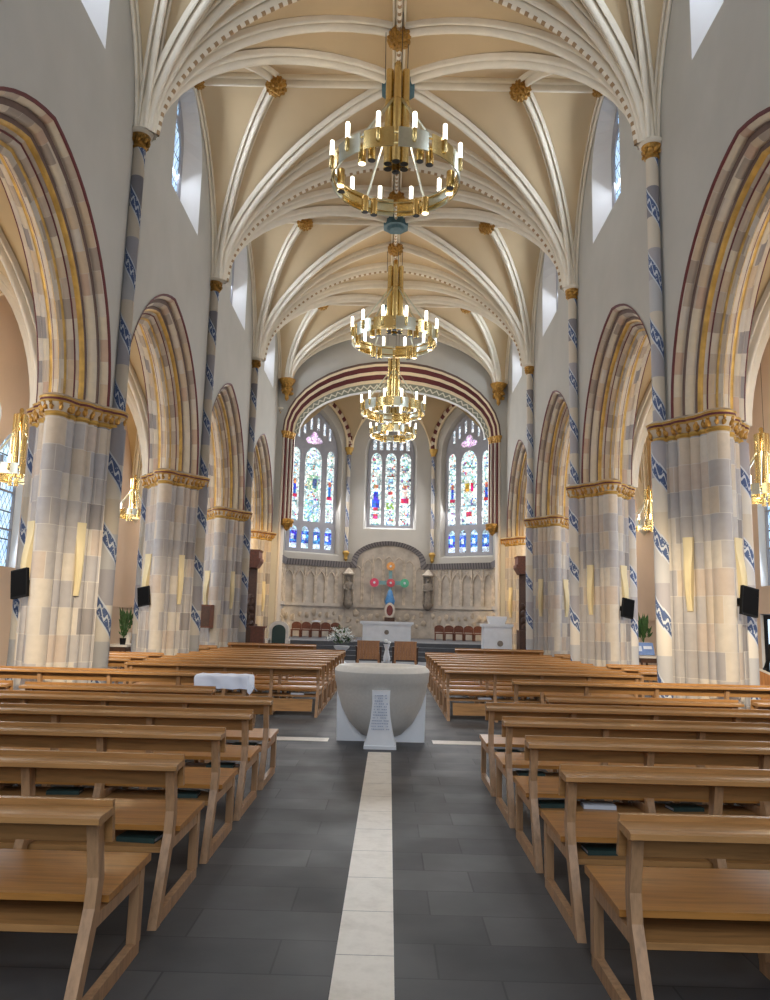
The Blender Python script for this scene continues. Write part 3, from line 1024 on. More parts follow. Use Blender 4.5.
# ---- panelled stone dado round the apse, with a raised arch behind the altar
ZD = 4.5
dado = MB(); frz = MB(); pan = MB()
for i in (0, 1, 2, 3, 4):
    a, d, nin, L = facet(i)
    P = lambda u, z, e: facet_pt(i, u, z, e)
    def slab(mb, u0, u1, z0, z1, e0, e1, mi=0):
        mb.add([P(u0, z0, e0), P(u1, z0, e0), P(u1, z1, e0), P(u0, z1, e0), P(u0, z0, e1), P(u1, z0, e1), P(u1, z1, e1), P(u0, z1, e1)],
               [(0, 1, 2, 3), (4, 7, 6, 5), (0, 4, 5, 1), (1, 5, 6, 2), (2, 6, 7, 3), (3, 7, 4, 0)], mi)
    if i != 2:
        slab(dado, 0, L, 0, ZD, .0, .10)
        slab(dado, 0, L, 2.35, 2.5, .1, .18)
        # frieze with its own uv
        frz.add([P(0, ZD, .24), P(L, ZD, .24), P(L, ZD - .28, .16), P(0, ZD - .28, .16), P(0, ZD, .0), P(L, ZD, .0)], [(0, 1, 2, 3), (0, 4, 5, 1)], 0, [[(0, 0), (0, L), (1, L), (1, 0)]] * 2)
        npan = max(3, int(L / .52)); w = L / npan
        for q in range(npan):
            c = w * (q + .5)
            slab(pan, w * q - .03, w * q + .03, 2.5, ZD - .3, .1, .17)
            arc = [(c + x, z) for x, z in gothic(w * .42, 3.55, 3.98, 5)]
            pts = [Vector(P(c - w * .42, 2.5, .13))] + [Vector(P(u, z, .13)) for u, z in arc] + [Vector(P(c + w * .42, 2.5, .13))]
            pan.tube(pts, .045, 6)
            pan.tube([Vector(P(c + .1 * cos(t * pi / 4), 4.1 + .07 * sin(t * pi / 4), .12)) for t in range(9)], .018, 5)
    else:
        c = L / 2
        arcT = [(c + 1.8 * cos(pi - pi * t / 16), ZD + 1.05 * sin(pi * t / 16)) for t in range(17)]
        fill(dado, [(0, 0), (0, ZD)] + arcT + [(L, ZD), (L, 0)], [], lambda u, z: P(u, z, .1))
        ln = 0
        path = [(0, ZD)] + arcT + [(L, ZD)]
        for (u0, z0), (u1, z1) in zip(path, path[1:]):
            l2 = sqrt((u1 - u0) ** 2 + (z1 - z0) ** 2)
            def inn(u, z):
                if abs(u - c) > 1.79 and z <= ZD + .01: return (u if abs(u - c) > 1.9 else c + (u - c) * .86, z - .28)
                return (c + (u - c) * .86, ZD + (z - ZD) * .8 - (.0 if z > ZD + .3 else .1))
            a0, a1 = inn(u0, z0), inn(u1, z1)
            frz.add([P(u0, z0, .26), P(u1, z1, .26), P(*a1, .16), P(*a0, .16), P(u0, z0, .0), P(u1, z1, .0)], [(0, 1, 2, 3), (0, 4, 5, 1)], 0, [[(0, ln), (0, ln + l2), (1, ln + l2), (1, ln)]] * 2)
            ln += l2
        slab(dado, 0, L, 2.35, 2.5, .1, .2)
        for q in range(7):
            cx = c - 1.5 + .5 * q
            top = ZD + 1.05 * sqrt(max(.02, 1 - ((cx - c) / 1.8) ** 2)) - .75
            pts = [Vector(P(cx - .2, 2.5, .13))] + [Vector(P(cx + x, z, .13)) for x, z in gothic(.2, top - .3, top, 4)] + [Vector(P(cx + .2, 2.5, .13))]
            pan.tube(pts, .03, 6)
            slab(pan, cx - .28, cx - .22, 2.5, top + .1, .1, .16)
    # weathered marble reliefs on the plinth
    for q in range(int(L / .35)):
        cx = .2 + q * .35
        zz = random.uniform(1.75, 2.1)
        pan.ball(P(cx, zz, .12), random.uniform(.09, .16), 7, 0, 1, .5, 1.2, .35)
        pan.ball(P(cx + .1, zz - .4, .12), random.uniform(.08, .14), 7, 0, 1, .5, 1.1, .35)
M['dado'] = plain('dado_stone', lin(176, 168, 160), .85, 0, .2, 2.5, .3)
do = dado.build('trim_dado', M['dado'])
tag(do, 'carved stone dado round the apse', None, None, 'structure')
frz.build('cornice', M['frieze'], do, recalc=False)
pan.build('blind_arcading', M['carved'], do, smooth=50)

# ------------------------------------------------------------------ aisles
for side, sn in ((-1, 'left'), (1, 'right')):
    mb = MB()
    hl = []
    for k in range(-1, 3):
        mid = PY(k) + BAY / 2
        for q in (-.95, .95):
            h = [(mid + q - .78, 2.75)] + [(mid + q + x, z) for x, z in gothic(.78, 4.6, 5.9, 6)] + [(mid + q + .78, 2.75)]
            hl.append(h)
        # small quatrefoil over the two lights
        hl.append([(mid + .36 * cos(a), 6.15 + .36 * sin(a)) for a in [2 * pi * i / 14 for i in range(14)]])
    doorh = []
    if side == 1:
        doorh = [[(17.55, .02), (17.55, 2.1), (18.9, 2.1), (18.9, .02)]]
    fill(mb, [(-5, 0), (-5, 11), (34.5, 11), (34.5, 0)], hl + doorh, lambda y, z: (side * XW, y, z))
    for h in hl + doorh:
        mb.grid([[(side * XW, y, z) for y, z in h], [(side * (XW + .3), y, z) for y, z in h]], 1, True)
    mb.box(min(side * XW, side * (XW - .06)), max(side * XW, side * (XW - .06)), 19.2, 34, 1.95, 2.05, 0)
    o = mb.build('wall_aisle_' + sn, [M['aisle_wall'], M['reveal']])
    tag(o, 'plastered outer wall of the aisle', None, None, 'structure')
    for k in range(-1, 3):
        mid = PY(k) + BAY / 2
        wn_i += 1
        root = empty('window_%d' % wn_i, (side * (XW + .25), mid, 2.75), 0, 'two-light aisle window with leaded diamond panes', None, None, 'structure')
        mb = MB()
        mb.add([(0, -1.8, 0), (0, 1.8, 0), (0, 1.8, 4.0), (0, -1.8, 4.0)], [(0, 1, 2, 3)], 0, [[(-1.8, 0), (1.8, 0), (1.8, 4), (-1.8, 4)]])
        mb.build('pane', M['lattice'], root, recalc=False)
        mb = MB()
        for q in (-1.73, -.95, -.17, .17, .95, 1.73): mb.box(-side * .05 - .03, -side * .05 + .03, q - .03, q + .03, 0, 2.6)
        for z in (.9, 1.8): mb.box(-side * .05 - .02, -side * .05 + .02, -1.75, 1.75, z - .02, z + .02)
        mb.build('window_frame', M['tracery'], root)
    # end wall
    mb = MB(); mb.box(min(side * 5.2, side * 9), max(side * 5.2, side * 9), 33.9, 34.3, 0, 11)
    tag(mb.build('wall_aisle_end_' + sn, M['aisle_wall']), 'end wall of the aisle', None, None, 'structure')
    # groined vault over the aisle
    xa, xb = XB - .05, XW; xm = (xa + xb) / 2; hx = (xb - xa) / 2; zs, rise, rise2 = 5.35, 2.8, 3.8
    mb = MB()
    for k in range(-2, 3):
        mid = PY(k) + BAY / 2; hy = BAY / 2
        N = 24; rows = []
        for j in range(N + 1):
            row = []
            for i in range(N + 1):
                u = -1 + 2 * i / N; v = -1 + 2 * j / N
                f = lambda t: (1 - abs(t) ** 1.7) ** (1 / 1.7)
                row.append((side * (xm + hx * u), mid + hy * v, zs + max(rise * f(u), rise2 * f(v))))
            rows.append(row)
        mb.grid(rows)
    o = mb.build('ceiling_aisle_' + sn, M['aisle_vault'], smooth=40)
    tag(o, 'warm cream groined aisle vault', None, None, 'structure')
    rp = ribprof(.24, .2); rp2 = ribprof(.34, .3)
    for k in range(-2, 3):
        mid = PY(k) + BAY / 2
        f = lambda t: (1 - abs(t) ** 1.7) ** (1 / 1.7)
        for sgn in (-1, 1):
            m2 = MB()
            sweep_rib(m2, [Vector((side * (xm + hx * t), mid + sgn * BAY / 2 * t, zs + rise2 * f(t))) for t in [sin(pi / 2 * (-1 + i / 10)) for i in range(21)]], rp)
            m2.build('rib', M['rib'], o, smooth=35)
        m2 = MB()
        sweep_rib(m2, [Vector((side * (xm + hx * t), PY(k + 1), zs + rise * f(t))) for t in [sin(pi / 2 * (-1 + i / 10)) for i in range(21)]], rp2)
        m2.build('transverse_rib', M['rib'], o, smooth=35)
        m2 = MB().lathe([(.02, -.5), (.16, -.35), (.12, -.25), (.3, -.02), (.3, .08)], 12)
        m2.build('corbel', M['rib'], o, 50, (side * (XW - .12), PY(k + 1), zs))

# closing wall behind the camera with a great window opening, and a lid over everything
mb = MB()
fill(mb, [(-9.2, 0), (-9.2, 15.5), (9.2, 15.5), (9.2, 0)], [[(-3.4, 2.2)] + [(x, z) for x, z in gothic(3.4, 8.5, 13.2, 8)] + [(3.4, 2.2)]], lambda x, z: (x, -4.8, z))
tag(mb.build('wall_back', M['plaster']), 'plastered west wall around the great window', None, None, 'structure')
mb = MB(); mb.box(-9.4, 9.4, -5, 39, 15.4, 15.6)
tag(mb.build('ceiling_roof', M['plaster']), 'roof deck over the vault', None, None, 'structure')
# ------------------------------------------------------------------ pews
PEWC = {}
def pew_meshes(L, side, tall=0.0, apron=False):
    key = (round(L, 3), side, tall, apron)
    if key in PEWC: return PEWC[key]
    root = empty('pew', (0, 0, 0))
    S = lambda x: side * x
    def bx(mb, x0, x1, *a): mb.box(min(S(x0), S(x1)), max(S(x0), S(x1)), *a)
    def slab_yz(mb, poly, x0, x1): mb.prism(poly, min(S(x0), S(x1)), max(S(x0), S(x1)), 'x')
    mb = MB(); slab_yz(mb, [(.17, .458), (.17, .428), (.80, .428), (.80, .462), (.78, .470)], -.035, L)
    mb.build('seat', M['oak_seat'], root)
    mb = MB(); slab_yz(mb, [(.13, .705 + tall), (.095, .705 + tall), (.06, .888 + tall), (.095, .888 + tall)], -.055, L + .04)
    mb.build('backrest', M['oak'], root)
    mb = MB(); slab_yz(mb, [(.065, .862 + tall), (.07, .83 + tall), (-.09, .818 + tall), (-.115, .826 + tall), (-.115, .85 + tall), (-.09, .857 + tall)], -.062, L + .03)
    mb.build('book_ledge', M['oak'], root)
    mb = MB(); slab_yz(mb, [(.10, .352), (.10, .322), (.45, .322), (.45, .352)], .03, L - .03)
    mb.build('shelf', M['oak'], root)
    if apron:
        mb = MB(); slab_yz(mb, [(-.16, .10), (-.13, .10), (-.02, .30), (-.05, .30)], .08, L - .08)
        mb.build('kneeler', M['oak'], root)
    ns = max(2, round(L / .95) + 1)
    for i in range(ns):
        x = -.025 + (L - .05) * i / (ns - 1)
        # hockey-stick rear leg
        mb = MB(); slab_yz(mb, [(-.19, 0), (-.11, 0), (.09, .42), (.115, .56), (.055, .83 + tall), (-.02, .82 + tall), (.04, .57), (.022, .45)], x, x + .05)
        mb.build('rear_leg', M['oak_leg'], root)
        mb = MB(); slab_yz(mb, [(.66, .06), (.735, .06), (.735, .415), (.66, .415)], x, x + .05)
        mb.build('front_leg', M['oak_leg'], root)
        mb = MB(); slab_yz(mb, [(-.12, 0), (.735, 0), (.735, .07), (-.08, .07)], x + .004, x + .046)
        mb.build('foot_rail', M['oak_leg'], root)
        mb = MB(); slab_yz(mb, [(.07, .355), (.735, .355), (.735, .412), (.09, .412)], x + .004, x + .046)
        mb.build('seat_bearer', M['oak_leg'], root)
    PEWC[key] = root
    root['fresh'] = 1
    return root
def put_pew(x0, x1, y, side, label, group, tall=0.0, apron=False):
    r = pew_meshes(x1 - x0, side, tall, apron)
    if r.get('fresh'): del r['fresh']
    else: r = copy_tree(r)
    r.location = (side * x0, y, 0)
    return tag(r, label, 'pew', group)
ORD = ['first', 'second', 'third', 'fourth', 'fifth', 'sixth', 'seventh', 'eighth', 'ninth']
for side, sn in ((-1, 'left'), (1, 'right')):
    for i, y in enumerate((3.57, 4.78, 5.98, 7.18, 8.40)):
        put_pew(1.175, 4.62, y, side, '%s oak pew from the camera beside the %s of the limestone strip' % (ORD[i], sn), 'oak pews behind the font')
    put_pew(2.02, 4.2, 9.5, side, 'short oak pew set back from the font, last before the cross aisle on the %s' % sn, 'oak pews behind the font')
    put_pew(2.03, 6.3, 12.12, side, 'open-backed oak pew set back beside the font across the %s pillar foot' % sn, 'oak pews in front of the font')
    for i in range(8):
        put_pew(1.17, 4.6, 14.42 + 1.115 * i, side, '%s oak pew beyond the font on the %s of the nave' % (ORD[i], sn), 'oak pews in front of the font', 0, i == 0)
    put_pew(2.1, 4.6, 23.42, side, 'frontmost oak pew below the chancel steps on the %s, set in from the aisle' % sn, 'oak pews in front of the font', .1)
    for i, y in enumerate((15.5, 16.65, 17.8)):
        put_pew(5.0, 6.9, y, side, '%s short oak pew in the bay between the first two %s pillars' % (ORD[i], sn), 'short pews between the pillars')
    for i, y in enumerate((22.2, 23.35)):
        put_pew(5.0, 6.9, y, side, '%s short oak pew in the bay past the second %s pillar' % (ORD[i], sn), 'short pews between the pillars')
    put_pew(4.5, 6.4, 9.6, side, 'short oak side pew at the %s picture edge before the nearest pillar' % sn, 'short pews between the pillars')

# hymn books lying on the pew shelves
def book(x, y, rz, mat, w=.24, d=.16, h=.028):
    mb = MB(); mb.box(-w / 2, w / 2, -d / 2, d / 2, 0, .004); mb.box(-w / 2, w / 2, -d / 2, d / 2, h - .004, h); mb.box(-w / 2, w / 2, -d / 2, -d / 2 + .006, .004, h - .004)
    r = empty('hymn_book', (x, y, .353), rz)
    mb.build('cover', M[mat], r)
    mb = MB(); mb.box(-w / 2 + .006, w / 2 - .008, -d / 2 + .006, d / 2 - .006, .004, h - .004)
    mb.build('pages', M['paper'], r)
    return r
BK = [(1.42, 4.78 + .26, .05, 'book', 'dark green hymn book on the shelf of the second pew, aisle end, right side'),
      (1.70, 5.98 + .26, -.06, 'paper', 'pale blue booklet on the shelf of the third pew on the right side'),
      (1.36, 5.98 + .26, .08, 'book', 'dark green hymn book beside the pale booklet, third pew, aisle end'),
      (2.35, 5.98 + .26, .12, 'book', 'dark green hymn book near the middle of the third pew on the right side'),
      (3.1, 5.98 + .26, -.1, 'book', 'dark green hymn book toward the far end of the third pew, right side'),
      (1.40, 7.18 + .26, .02, 'book', 'dark green hymn book on the fourth pew shelf, right of the aisle'),
      (1.38, 8.40 + .26, .05, 'book', 'dark hymn book on the fifth pew shelf, right of the aisle'),
      (1.72, 8.40 + .26, -.05, 'paper', 'white booklet on the fifth pew shelf, right of the aisle'),
      (-1.40, 4.78 + .26, -.12, 'book', 'dark green hymn book on the shelf of the second pew, aisle end, left side'),
      (-1.45, 5.98 + .26, .04, 'book', 'dark green hymn book on the shelf of the third pew, aisle end, left side'),
      (-2.35, 5.98 + .26, .1, 'book', 'dark green hymn book in the middle of the third pew on the left side'),
      (-3.22, 5.98 + .26, -.08, 'book', 'dark hymn book at the picture edge on the third pew, left side'),
      (-1.42, 7.18 + .26, .03, 'book', 'dark green hymn book on the fourth pew shelf, left of the aisle'),
      (-1.42, 8.40 + .26, -.03, 'book', 'dark hymn book on the fifth pew shelf, left of the aisle'),
      (-1.55, 14.42 + .26, .02, 'paper', 'white booklet on the first pew beyond the font, left side'),
      (1.85, 14.42 + .26, .02, 'paper', 'white booklet on the first pew beyond the font, right side')]
for x, y, rz, mt, lb in BK: tag(book(x, y, rz, mt), lb, 'book', 'hymn books on the pew shelves')

# ------------------------------------------------------------------ font
ft = empty('baptismal_font', (0, 11.7, 0), 0, 'round granite baptismal font on white marble fins in the middle of the aisle', 'font')
mb = MB().lathe([(.10, .03), (.3, .11), (.46, .27), (.57, .47), (.64, .68), (.668, .83), (.68, .845), (.69, .99)], 48)
mb.lathe([(.69, .99), (.685, 1.02), (.63, 1.07), (.60, 1.072), (.56, 1.05), (.45, .98), (.2, .94), (0, .935)], 48, (0, 0), 1)
mb.build('bowl', [M['granite'], M['font_rim']], ft, 40)
mb = MB().lathe([(.005, .938), (.03, .942), (.04, .96), (.0, .98)], 10)
mb.build('drain', M['wire'], ft, 40)
mb = MB(); mb.prism([(-.63, 0), (.63, 0), (.645, .78), (.6, .80), (.3, .3), (-.3, .3), (-.6, .80), (-.645, .78)], -.05, .05, 'y')
mb.build('side_fin', M['white_marble'], ft)
mb = MB()
rows = []
for z, hw, yf in ((0, .22, -.77), (.04, .22, -.77), (.051, .205, -.75), (.2, .17, -.74), (.4, .135, -.73), (.6, .118, -.72), (.77, .125, -.72)):
    rows.append([(-hw, 0, z), (-hw, yf, z), (hw, yf, z), (hw, 0, z)])
mb.grid(rows); mb.add(rows[-1], [(0, 1, 2, 3)])
fin = mb.build('front_fin', M['white_marble'], ft)
mb = MB()
for r_ in range(13):
    z = .70 - r_ * .037; hw = .085 + .0012 * r_ * r_ * .3
    x = -hw
    while x < hw - .012:
        w = random.uniform(.008, .022)
        if random.random() < .78:
            mb.box(x, x + w, -.727 - .0016 * max(0, (.6 - z)) * 40 * .3 - .02, -.70, z, z + .012)
        x += w + .008
M['letter'] = plain('cut_letters', lin(168, 178, 200), .6, 0, .1)
mb.build('lettering', M['letter'], fin)

# cloth-covered table
tb = empty('side_table', (-2.22, 11.35, 0), 0, 'small oak table under a white cloth beside the font', 'table')
mb = MB(); mb.box(-.36, .36, -.2, .2, .86, .90); mb.build('tabletop', M['oak'], tb)
for sx in (-1, 1):
    for sy in (-1, 1):
        mb = MB(); mb.box(sx * .31 - .025, sx * .31 + .025, sy * .16 - .025, sy * .16 + .025, 0, .86); mb.build('leg', M['oak_leg'], tb)
def cloth_obj():
    n, m = 40, 28; rows = []
    for j in range(m + 1):
        row = []
        for i in range(n + 1):
            u = -.56 + 1.12 * i / n; v = -.40 + .80 * j / m
            ox = max(0, abs(u) - .37); oy = max(0, abs(v) - .21)
            x = math.copysign(min(abs(u), .37) + .25 * ox, u) + 0; y = math.copysign(min(abs(v), .21) + .22 * oy, v)
            d = max(ox, oy)
            w = .025 * sin(u * 17 + v * 9) * min(1, d * 9)
            row.append((x + (w if ox > 0 else 0), y + (w if oy > 0 else 0), .906 - d * .93 - .35 * min(ox, oy) + .004 * sin(u * 30)))
        rows.append(row)
    return MB().grid(rows)
o = cloth_obj().build('altar_cloth', M['cloth'], None, 60, (-2.22, 11.35, 0))
tag(o, 'white cloth draped over the small table beside the font', 'cloth')

# ------------------------------------------------------------------ chandeliers
def make_chandelier():
    root = empty('chandelier', (0, 0, 0))
    R, H = 1.44, .43
    # ring of brass bands with small gaps
    nseg = 12
    for i in range(nseg):
        mb = MB()
        a0, a1 = 2 * pi * (i + .06) / nseg, 2 * pi * (i + .94) / nseg
        pts = []
        for q in range(7):
            a = a0 + (a1 - a0) * q / 6
            pts.append([(R * cos(a), R * sin(a), -H / 2), (R * cos(a), R * sin(a), H / 2), ((R - .03) * cos(a), (R - .03) * sin(a), H / 2), ((R - .03) * cos(a), (R - .03) * sin(a), -H / 2)])
        mb.grid(pts, 0, True); mb.add(pts[0], [(0, 1, 2, 3)]); mb.add(pts[-1], [(3, 2, 1, 0)])
        mb.build('ring_band', M['pewter' if i % 2 else 'brass'], root, 40)
    mb = MB()
    for z in (-.12, .12): mb.tube([((R - .05) * cos(2 * pi * i / 36), (R - .05) * sin(2 * pi * i / 36), z) for i in range(37)], .02, 6)
    mb.build('inner_hoop', M['brass'], root, 40)
    for i in range(nseg):
        a = 2 * pi * (i + .5) / nseg + .0
        x, y = (R + .02) * cos(a), (R + .02) * sin(a)
        mb = MB().lathe([(.03, -.1), (.05, -.06), (.05, .17), (.045, .2)], 10, (x, y))
        h = mb.build('candle_holder', M['brass'], root, 40)
        mb = MB().lathe([(.045, .2), (.045, .54), (.03, .56), (0, .565)], 10, (x, y))
        mb.build('candle', M['candle'], h, 40)
    for i in range(6):
        for d in (-.09, .09):
            a = 2 * pi * (i + .5) / 6 + pi / 6 + d * 1.1
            x, y = (R - .22) * cos(a), (R - .22) * sin(a)
            mb = MB().lathe([(.085, -.36), (.085, .02), (.07, .04), (.0, .04)], 12, (x, y))
            c = mb.build('downlight', M['brass'], root, 40)
            mb = MB().lathe([(.078, -.365), (.0, -.34)], 12, (x, y))
            mb.build('lamp_face', M['brass_dark' if (i + int(d > 0)) % 3 else 'lamp'], c, 40)
    # central cluster of tubes
    for i in range(6):
        a = 2 * pi * i / 6 + pi / 6; x, y = .21 * cos(a), .21 * sin(a)
        for z0, z1, rr, dm in ((.2, 1.7, .10, 'brass'), (1.72, 2.5, .088, 'brass')):
            mb = MB().lathe([(rr, z0), (rr, z1), (rr * .6, z1 + .03)], 12, (x, y))
            t = mb.build('tube', M[dm], root, 40)
        mb = MB().lathe([(.09, .195), (.06, .23), (0, .24)], 12, (x, y)); mb.build('tube_throat', M['brass_dark'], t, 40)
    mb = MB().lathe([(.09, .5), (.09, 2.75), (.05, 2.8)], 12); mb.build('centre_tube', M['brass'], root, 40)
    for i in range(6):
        a = 2 * pi * i / 6
        mb = MB().tube([(.2 * cos(a), .2 * sin(a), 1.75), ((R - .06) * cos(a), (R - .06) * sin(a), .1)], .028, 6)
        mb.build('stay', M['pewter'], root, 40)
    return root
ch0 = make_chandelier()
CHANDS = [(0, 15.2, 10.95, .935, 'largest brass ring chandelier, hanging nearest under the vault'), (0.03, 25.4, 11.2, 1.0, 'second brass ring chandelier along the nave'),
          (0.03, 31.6, 10.4, .92, 'third brass ring chandelier in front of the chancel arch'), (.06, 35.6, 10.38, .74, 'small brass chandelier hanging inside the apse')]
AIS = [(-7.75, 16.0, 4.55, .5, 'small brass chandelier at the left picture edge in the aisle'), (7.75, 16.0, 4.5, .5, 'small brass chandelier at the right picture edge in the aisle'),
       (-7.55, 22.9, 4.65, .42, 'small brass chandelier seen past the first left pillar'), (7.65, 22.9, 4.7, .42, 'small brass chandelier seen past the nearest right pillar')]
CHL = [ch0] + [copy_tree(ch0) for _ in CHANDS[1:] + AIS]
for i, (x, y, z, s, lb) in enumerate(CHANDS + AIS):
    r = CHL[i]
    r.location = (x, y, z); r.scale = (s, s, s)
    tag(r, lb, 'chandelier', 'brass ring chandeliers in the nave' if i < 4 else 'small aisle chandeliers')
    top = (ZR if i < 3 else 13.2) if i < 4 else 8.9
    mb = MB()
    for q in range(3 if i < 4 else 1):
        a = pi / 4 + q * pi * 2 / 3
        mb.tube([(.3 * cos(a), .3 * sin(a), 2.4 if q else 2.4), (.32 * cos(a), .32 * sin(a), (top - z) / s)], .009, 5)
        mb.build('suspension_wire', M['wire'], r)

# ------------------------------------------------------------------ fittings on the pillars
def sconce(px, py, ang, label, ws=1):
    r = empty('curved_sconce', (px, py, 2.0), ang, label, 'wall light', 'curved sconces on the pillars')
    mb = MB(); rows = []
    for i in range(13):
        t = i / 12; z = 1.24 * t
        hw = (.075 + .065 * t) * ws; bow = .05 + .09 * sin(pi * min(1, t * 1.1 + .1)) + .03 * t
        rows.append([(-hw, 0, z), (-hw, -bow * .8, z), (-hw * .5, -bow, z), (hw * .5, -bow, z), (hw, -bow * .8, z), (hw, 0, z)])
    mb.grid(rows); mb.add(rows[0], [tuple(range(6))]); mb.add(rows[-1], [tuple(range(6))])
    mb.build('shell', M['sconce'], r, 30)
    mb = MB(); mb.box(-.04, .04, -.01, .14, .4, .9); mb.build('bracket', M['black'], r)
for side, sn in ((-1, 'left'), (1, 'right')):
    for k, wd in enumerate(('nearest', 'second', 'third', 'chancel arch')):
        yk = PY(k) + (.05 if k == 3 else 0)
        sconce(side * (5.64 - (.09 if side > 0 else 0) - .40), yk - .46, side * -.75, 'cream curved sconce on the nave face of the %s %s pillar' % (wd, sn), .6)
        if k < 3: sconce(side * (5.64 - (.09 if side > 0 else 0) + .36), yk - .52, side * .75, 'cream curved sconce on the aisle face of the %s %s pillar' % (wd, sn))
        if k < 2:
            r = empty('display_screen', (side * (5.92 if side < 0 else 5.87), yk - .98, 1.94), side * .35, 'black display screen tilted on the aisle side of the %s %s pillar' % (wd, sn), 'screen', 'black screens on the pillars')
            T = Matrix.Rotation(radians(-5), 4, 'X') @ Matrix.Rotation(side * radians(11), 4, 'Y')
            mb = MB(); mb.box(-.165, .165, -.03, .03, 0, .47, 0, T); mb.build('housing', M['black'], r)
            mb = MB(); mb.box(-.15, .15, -.034, -.029, .025, .445, 0, T); mb.build('screen_glass', M['screen'], r)
            mb = MB(); mb.box(-.05, .05, .03, .3, .2, .3, 0, T); mb.build('mount', M['black'], r)
r = empty('loudspeaker', (-5.85, 25.62, 1.36), -.1, 'brown box loudspeaker on the third left pillar', 'speaker')
mb = MB(); mb.box(-.2, .2, -.12, .22, 0, .74); mb.build('cabinet', M['redwood'], r)
mb = MB(); mb.box(-.17, .17, -.13, -.115, .05, .69); mb.build('grille', M['darkwood'], r)

# ------------------------------------------------------------------ sanctuary
ZPL = .95
al = empty('altar', (0.0, 31.0, ZPL), 0, 'pale stone altar with a round emblem on the chancel platform', 'altar')
mb = MB(); mb.box(-.93, .93, -.35, .35, 0, .66); mb.build('base', M['white_marble'], al)
mb = MB(); mb.box(-1.03, 1.03, -.42, .42, .66, .76); mb.box(-.97, .97, -.38, .38, .62, .66); mb.build('table_slab', M['white_marble'], al)
mb = MB(); mb.lathe([(.09, 0), (.09, .02), (.06, .02), (.06, .01), (.03, .01), (.03, .02), (0, .02)], 20, M=Matrix.Translation((0, -.35, .35)) @ Matrix.Rotation(pi / 2, 4, 'X')); mb.build('emblem', M['statue'], al)

am = empty('ambo', (3.8, 27.5, .34), 0, 'white stone ambo with a round emblem beside the right chancel pillar', 'lectern')
mb = MB(); mb.prism([(-.5, 0), (.5, 0), (.47, 1.34), (-.47, 1.34)], -.35, .35, 'y'); mb.build('body', M['white_marble'], am)
mb = MB(); mb.box(-.53, .53, -.4, .4, 1.28, 1.38); mb.build('cornice', M['white_marble'], am)
mb = MB(); mb.prism([(-.26, 1.38), (.26, 1.38), (.33, 1.58), (.33, 1.64), (-.33, 1.64), (-.33, 1.58)], -.2, .2, 'y'); mb.build('book_rest', M['white_marble'], am)
mb = MB(); mb.lathe([(.1, 0), (.1, .02), (.065, .02), (.065, .01), (.03, .01), (.03, .02), (0, .02)], 20, M=Matrix.Translation((.08, -.35, .72)) @ Matrix.Rotation(pi / 2, 4, 'X')); mb.build('emblem', M['statue'], am)

def armchair(name, loc, rz, w, h, frame, uph, label):
    r = empty(name, loc, rz, label, 'chair')
    hw = w / 2
    n = 12
    out = [(-hw, 0)] + [(-hw * cos(pi * i / n), h - hw * .75 + hw * .75 * sin(pi * i / n)) for i in range(n + 1)] + [(hw, 0)]
    mb = MB(); mb.prism(out[1:-1] + [(hw, .42), (-hw, .42)], .22, .30, 'y'); mb.build('backrest', frame, r)
    inn = [(x * .68, .45 + (z - .42) * .82) for x, z in out[1:-1]]
    mb = MB(); mb.prism(inn + [(hw * .68, .5), (-hw * .68, .5)], .19, .23, 'y'); mb.build('back_pad', uph, r)
    mb = MB(); mb.box(-hw + .04, hw - .04, -.28, .26, .38, .46); mb.build('seat', frame, r)
    mb = MB(); mb.box(-hw + .09, hw - .09, -.26, .2, .46, .53); mb.build('seat_cushion', uph, r)
    for sx in (-1, 1):
        mb = MB(); mb.box(sx * hw - .05, sx * hw + .05, -.28, .3, .64, .7); mb.build('arm', frame, r)
        mb = MB(); mb.box(sx * hw - .05, sx * hw + .05, -.28, -.20, 0, .64); mb.build('leg', frame, r)
        mb = MB(); mb.box(sx * hw - .05, sx * hw + .05, .22, .30, 0, .64); mb.build('leg', frame, r)
    return r
M['white_frame'] = plain('white_chair_frame', lin(206, 200, 192), .5, 0, .08, 8)
armchair('priest_chair', (-3.68, 27.0, .34), 0, .68, 1.3, M['white_frame'], M['green_leather'], 'white framed presider chair with dark green back below the left jamb')
st = empty('credence_stand', (-4.42, 27.3, .34), 0, 'reddish wooden stand beside the green backed chair', 'stand')
mb = MB(); mb.box(-.28, .28, -.22, .22, 1.05, 1.1); mb.build('top', M['redwood'], st)
mb = MB(); mb.box(-.22, .22, -.17, .17, 0, 1.05); mb.build('body', M['redwood'], st)

def stall(x, y, z, rz, label, grp):
    r = empty('wooden_chair', (x, y, z), rz, label, 'chair', grp)
    n = 8
    out = [(-.21 * cos(pi * i / n), .52 + .14 * sin(pi * i / n)) for i in range(n + 1)]
    mb = MB(); mb.prism(out + [(.21, .36), (-.21, .36)], .16, .2, 'y'); mb.build('backrest', M['redwood'], r)
    mb = MB(); mb.box(-.21, .21, -.2, .2, .28, .33); mb.build('seat', M['redwood'], r)
    for sx in (-1, 1):
        for sy in (-1, 1):
            mb = MB(); mb.box(sx * .18 - .02, sx * .18 + .02, sy * .17 - .02, sy * .17 + .02, 0, .36 if sy > 0 else .28); mb.build('leg', M['redwood'], r)
    return r
for i in range(5):
    stall(-4.0 + .43 * i, 34.9, ZPL, 0, 'red-brown wooden chair, %s from the left in the row under the left apse panelling' % ORD[i], 'chairs under the left apse panelling')
    stall(2.3 + .43 * i, 34.9, ZPL, 0, 'red-brown wooden chair, %s from the altar in the row under the right apse panelling' % ORD[i], 'chairs under the right apse panelling')
mb = MB(); mb.prism([(-.2, 0), (.2, 0), (.16, .05), (0, .07), (-.16, .05)], -.06, .06, 'y')
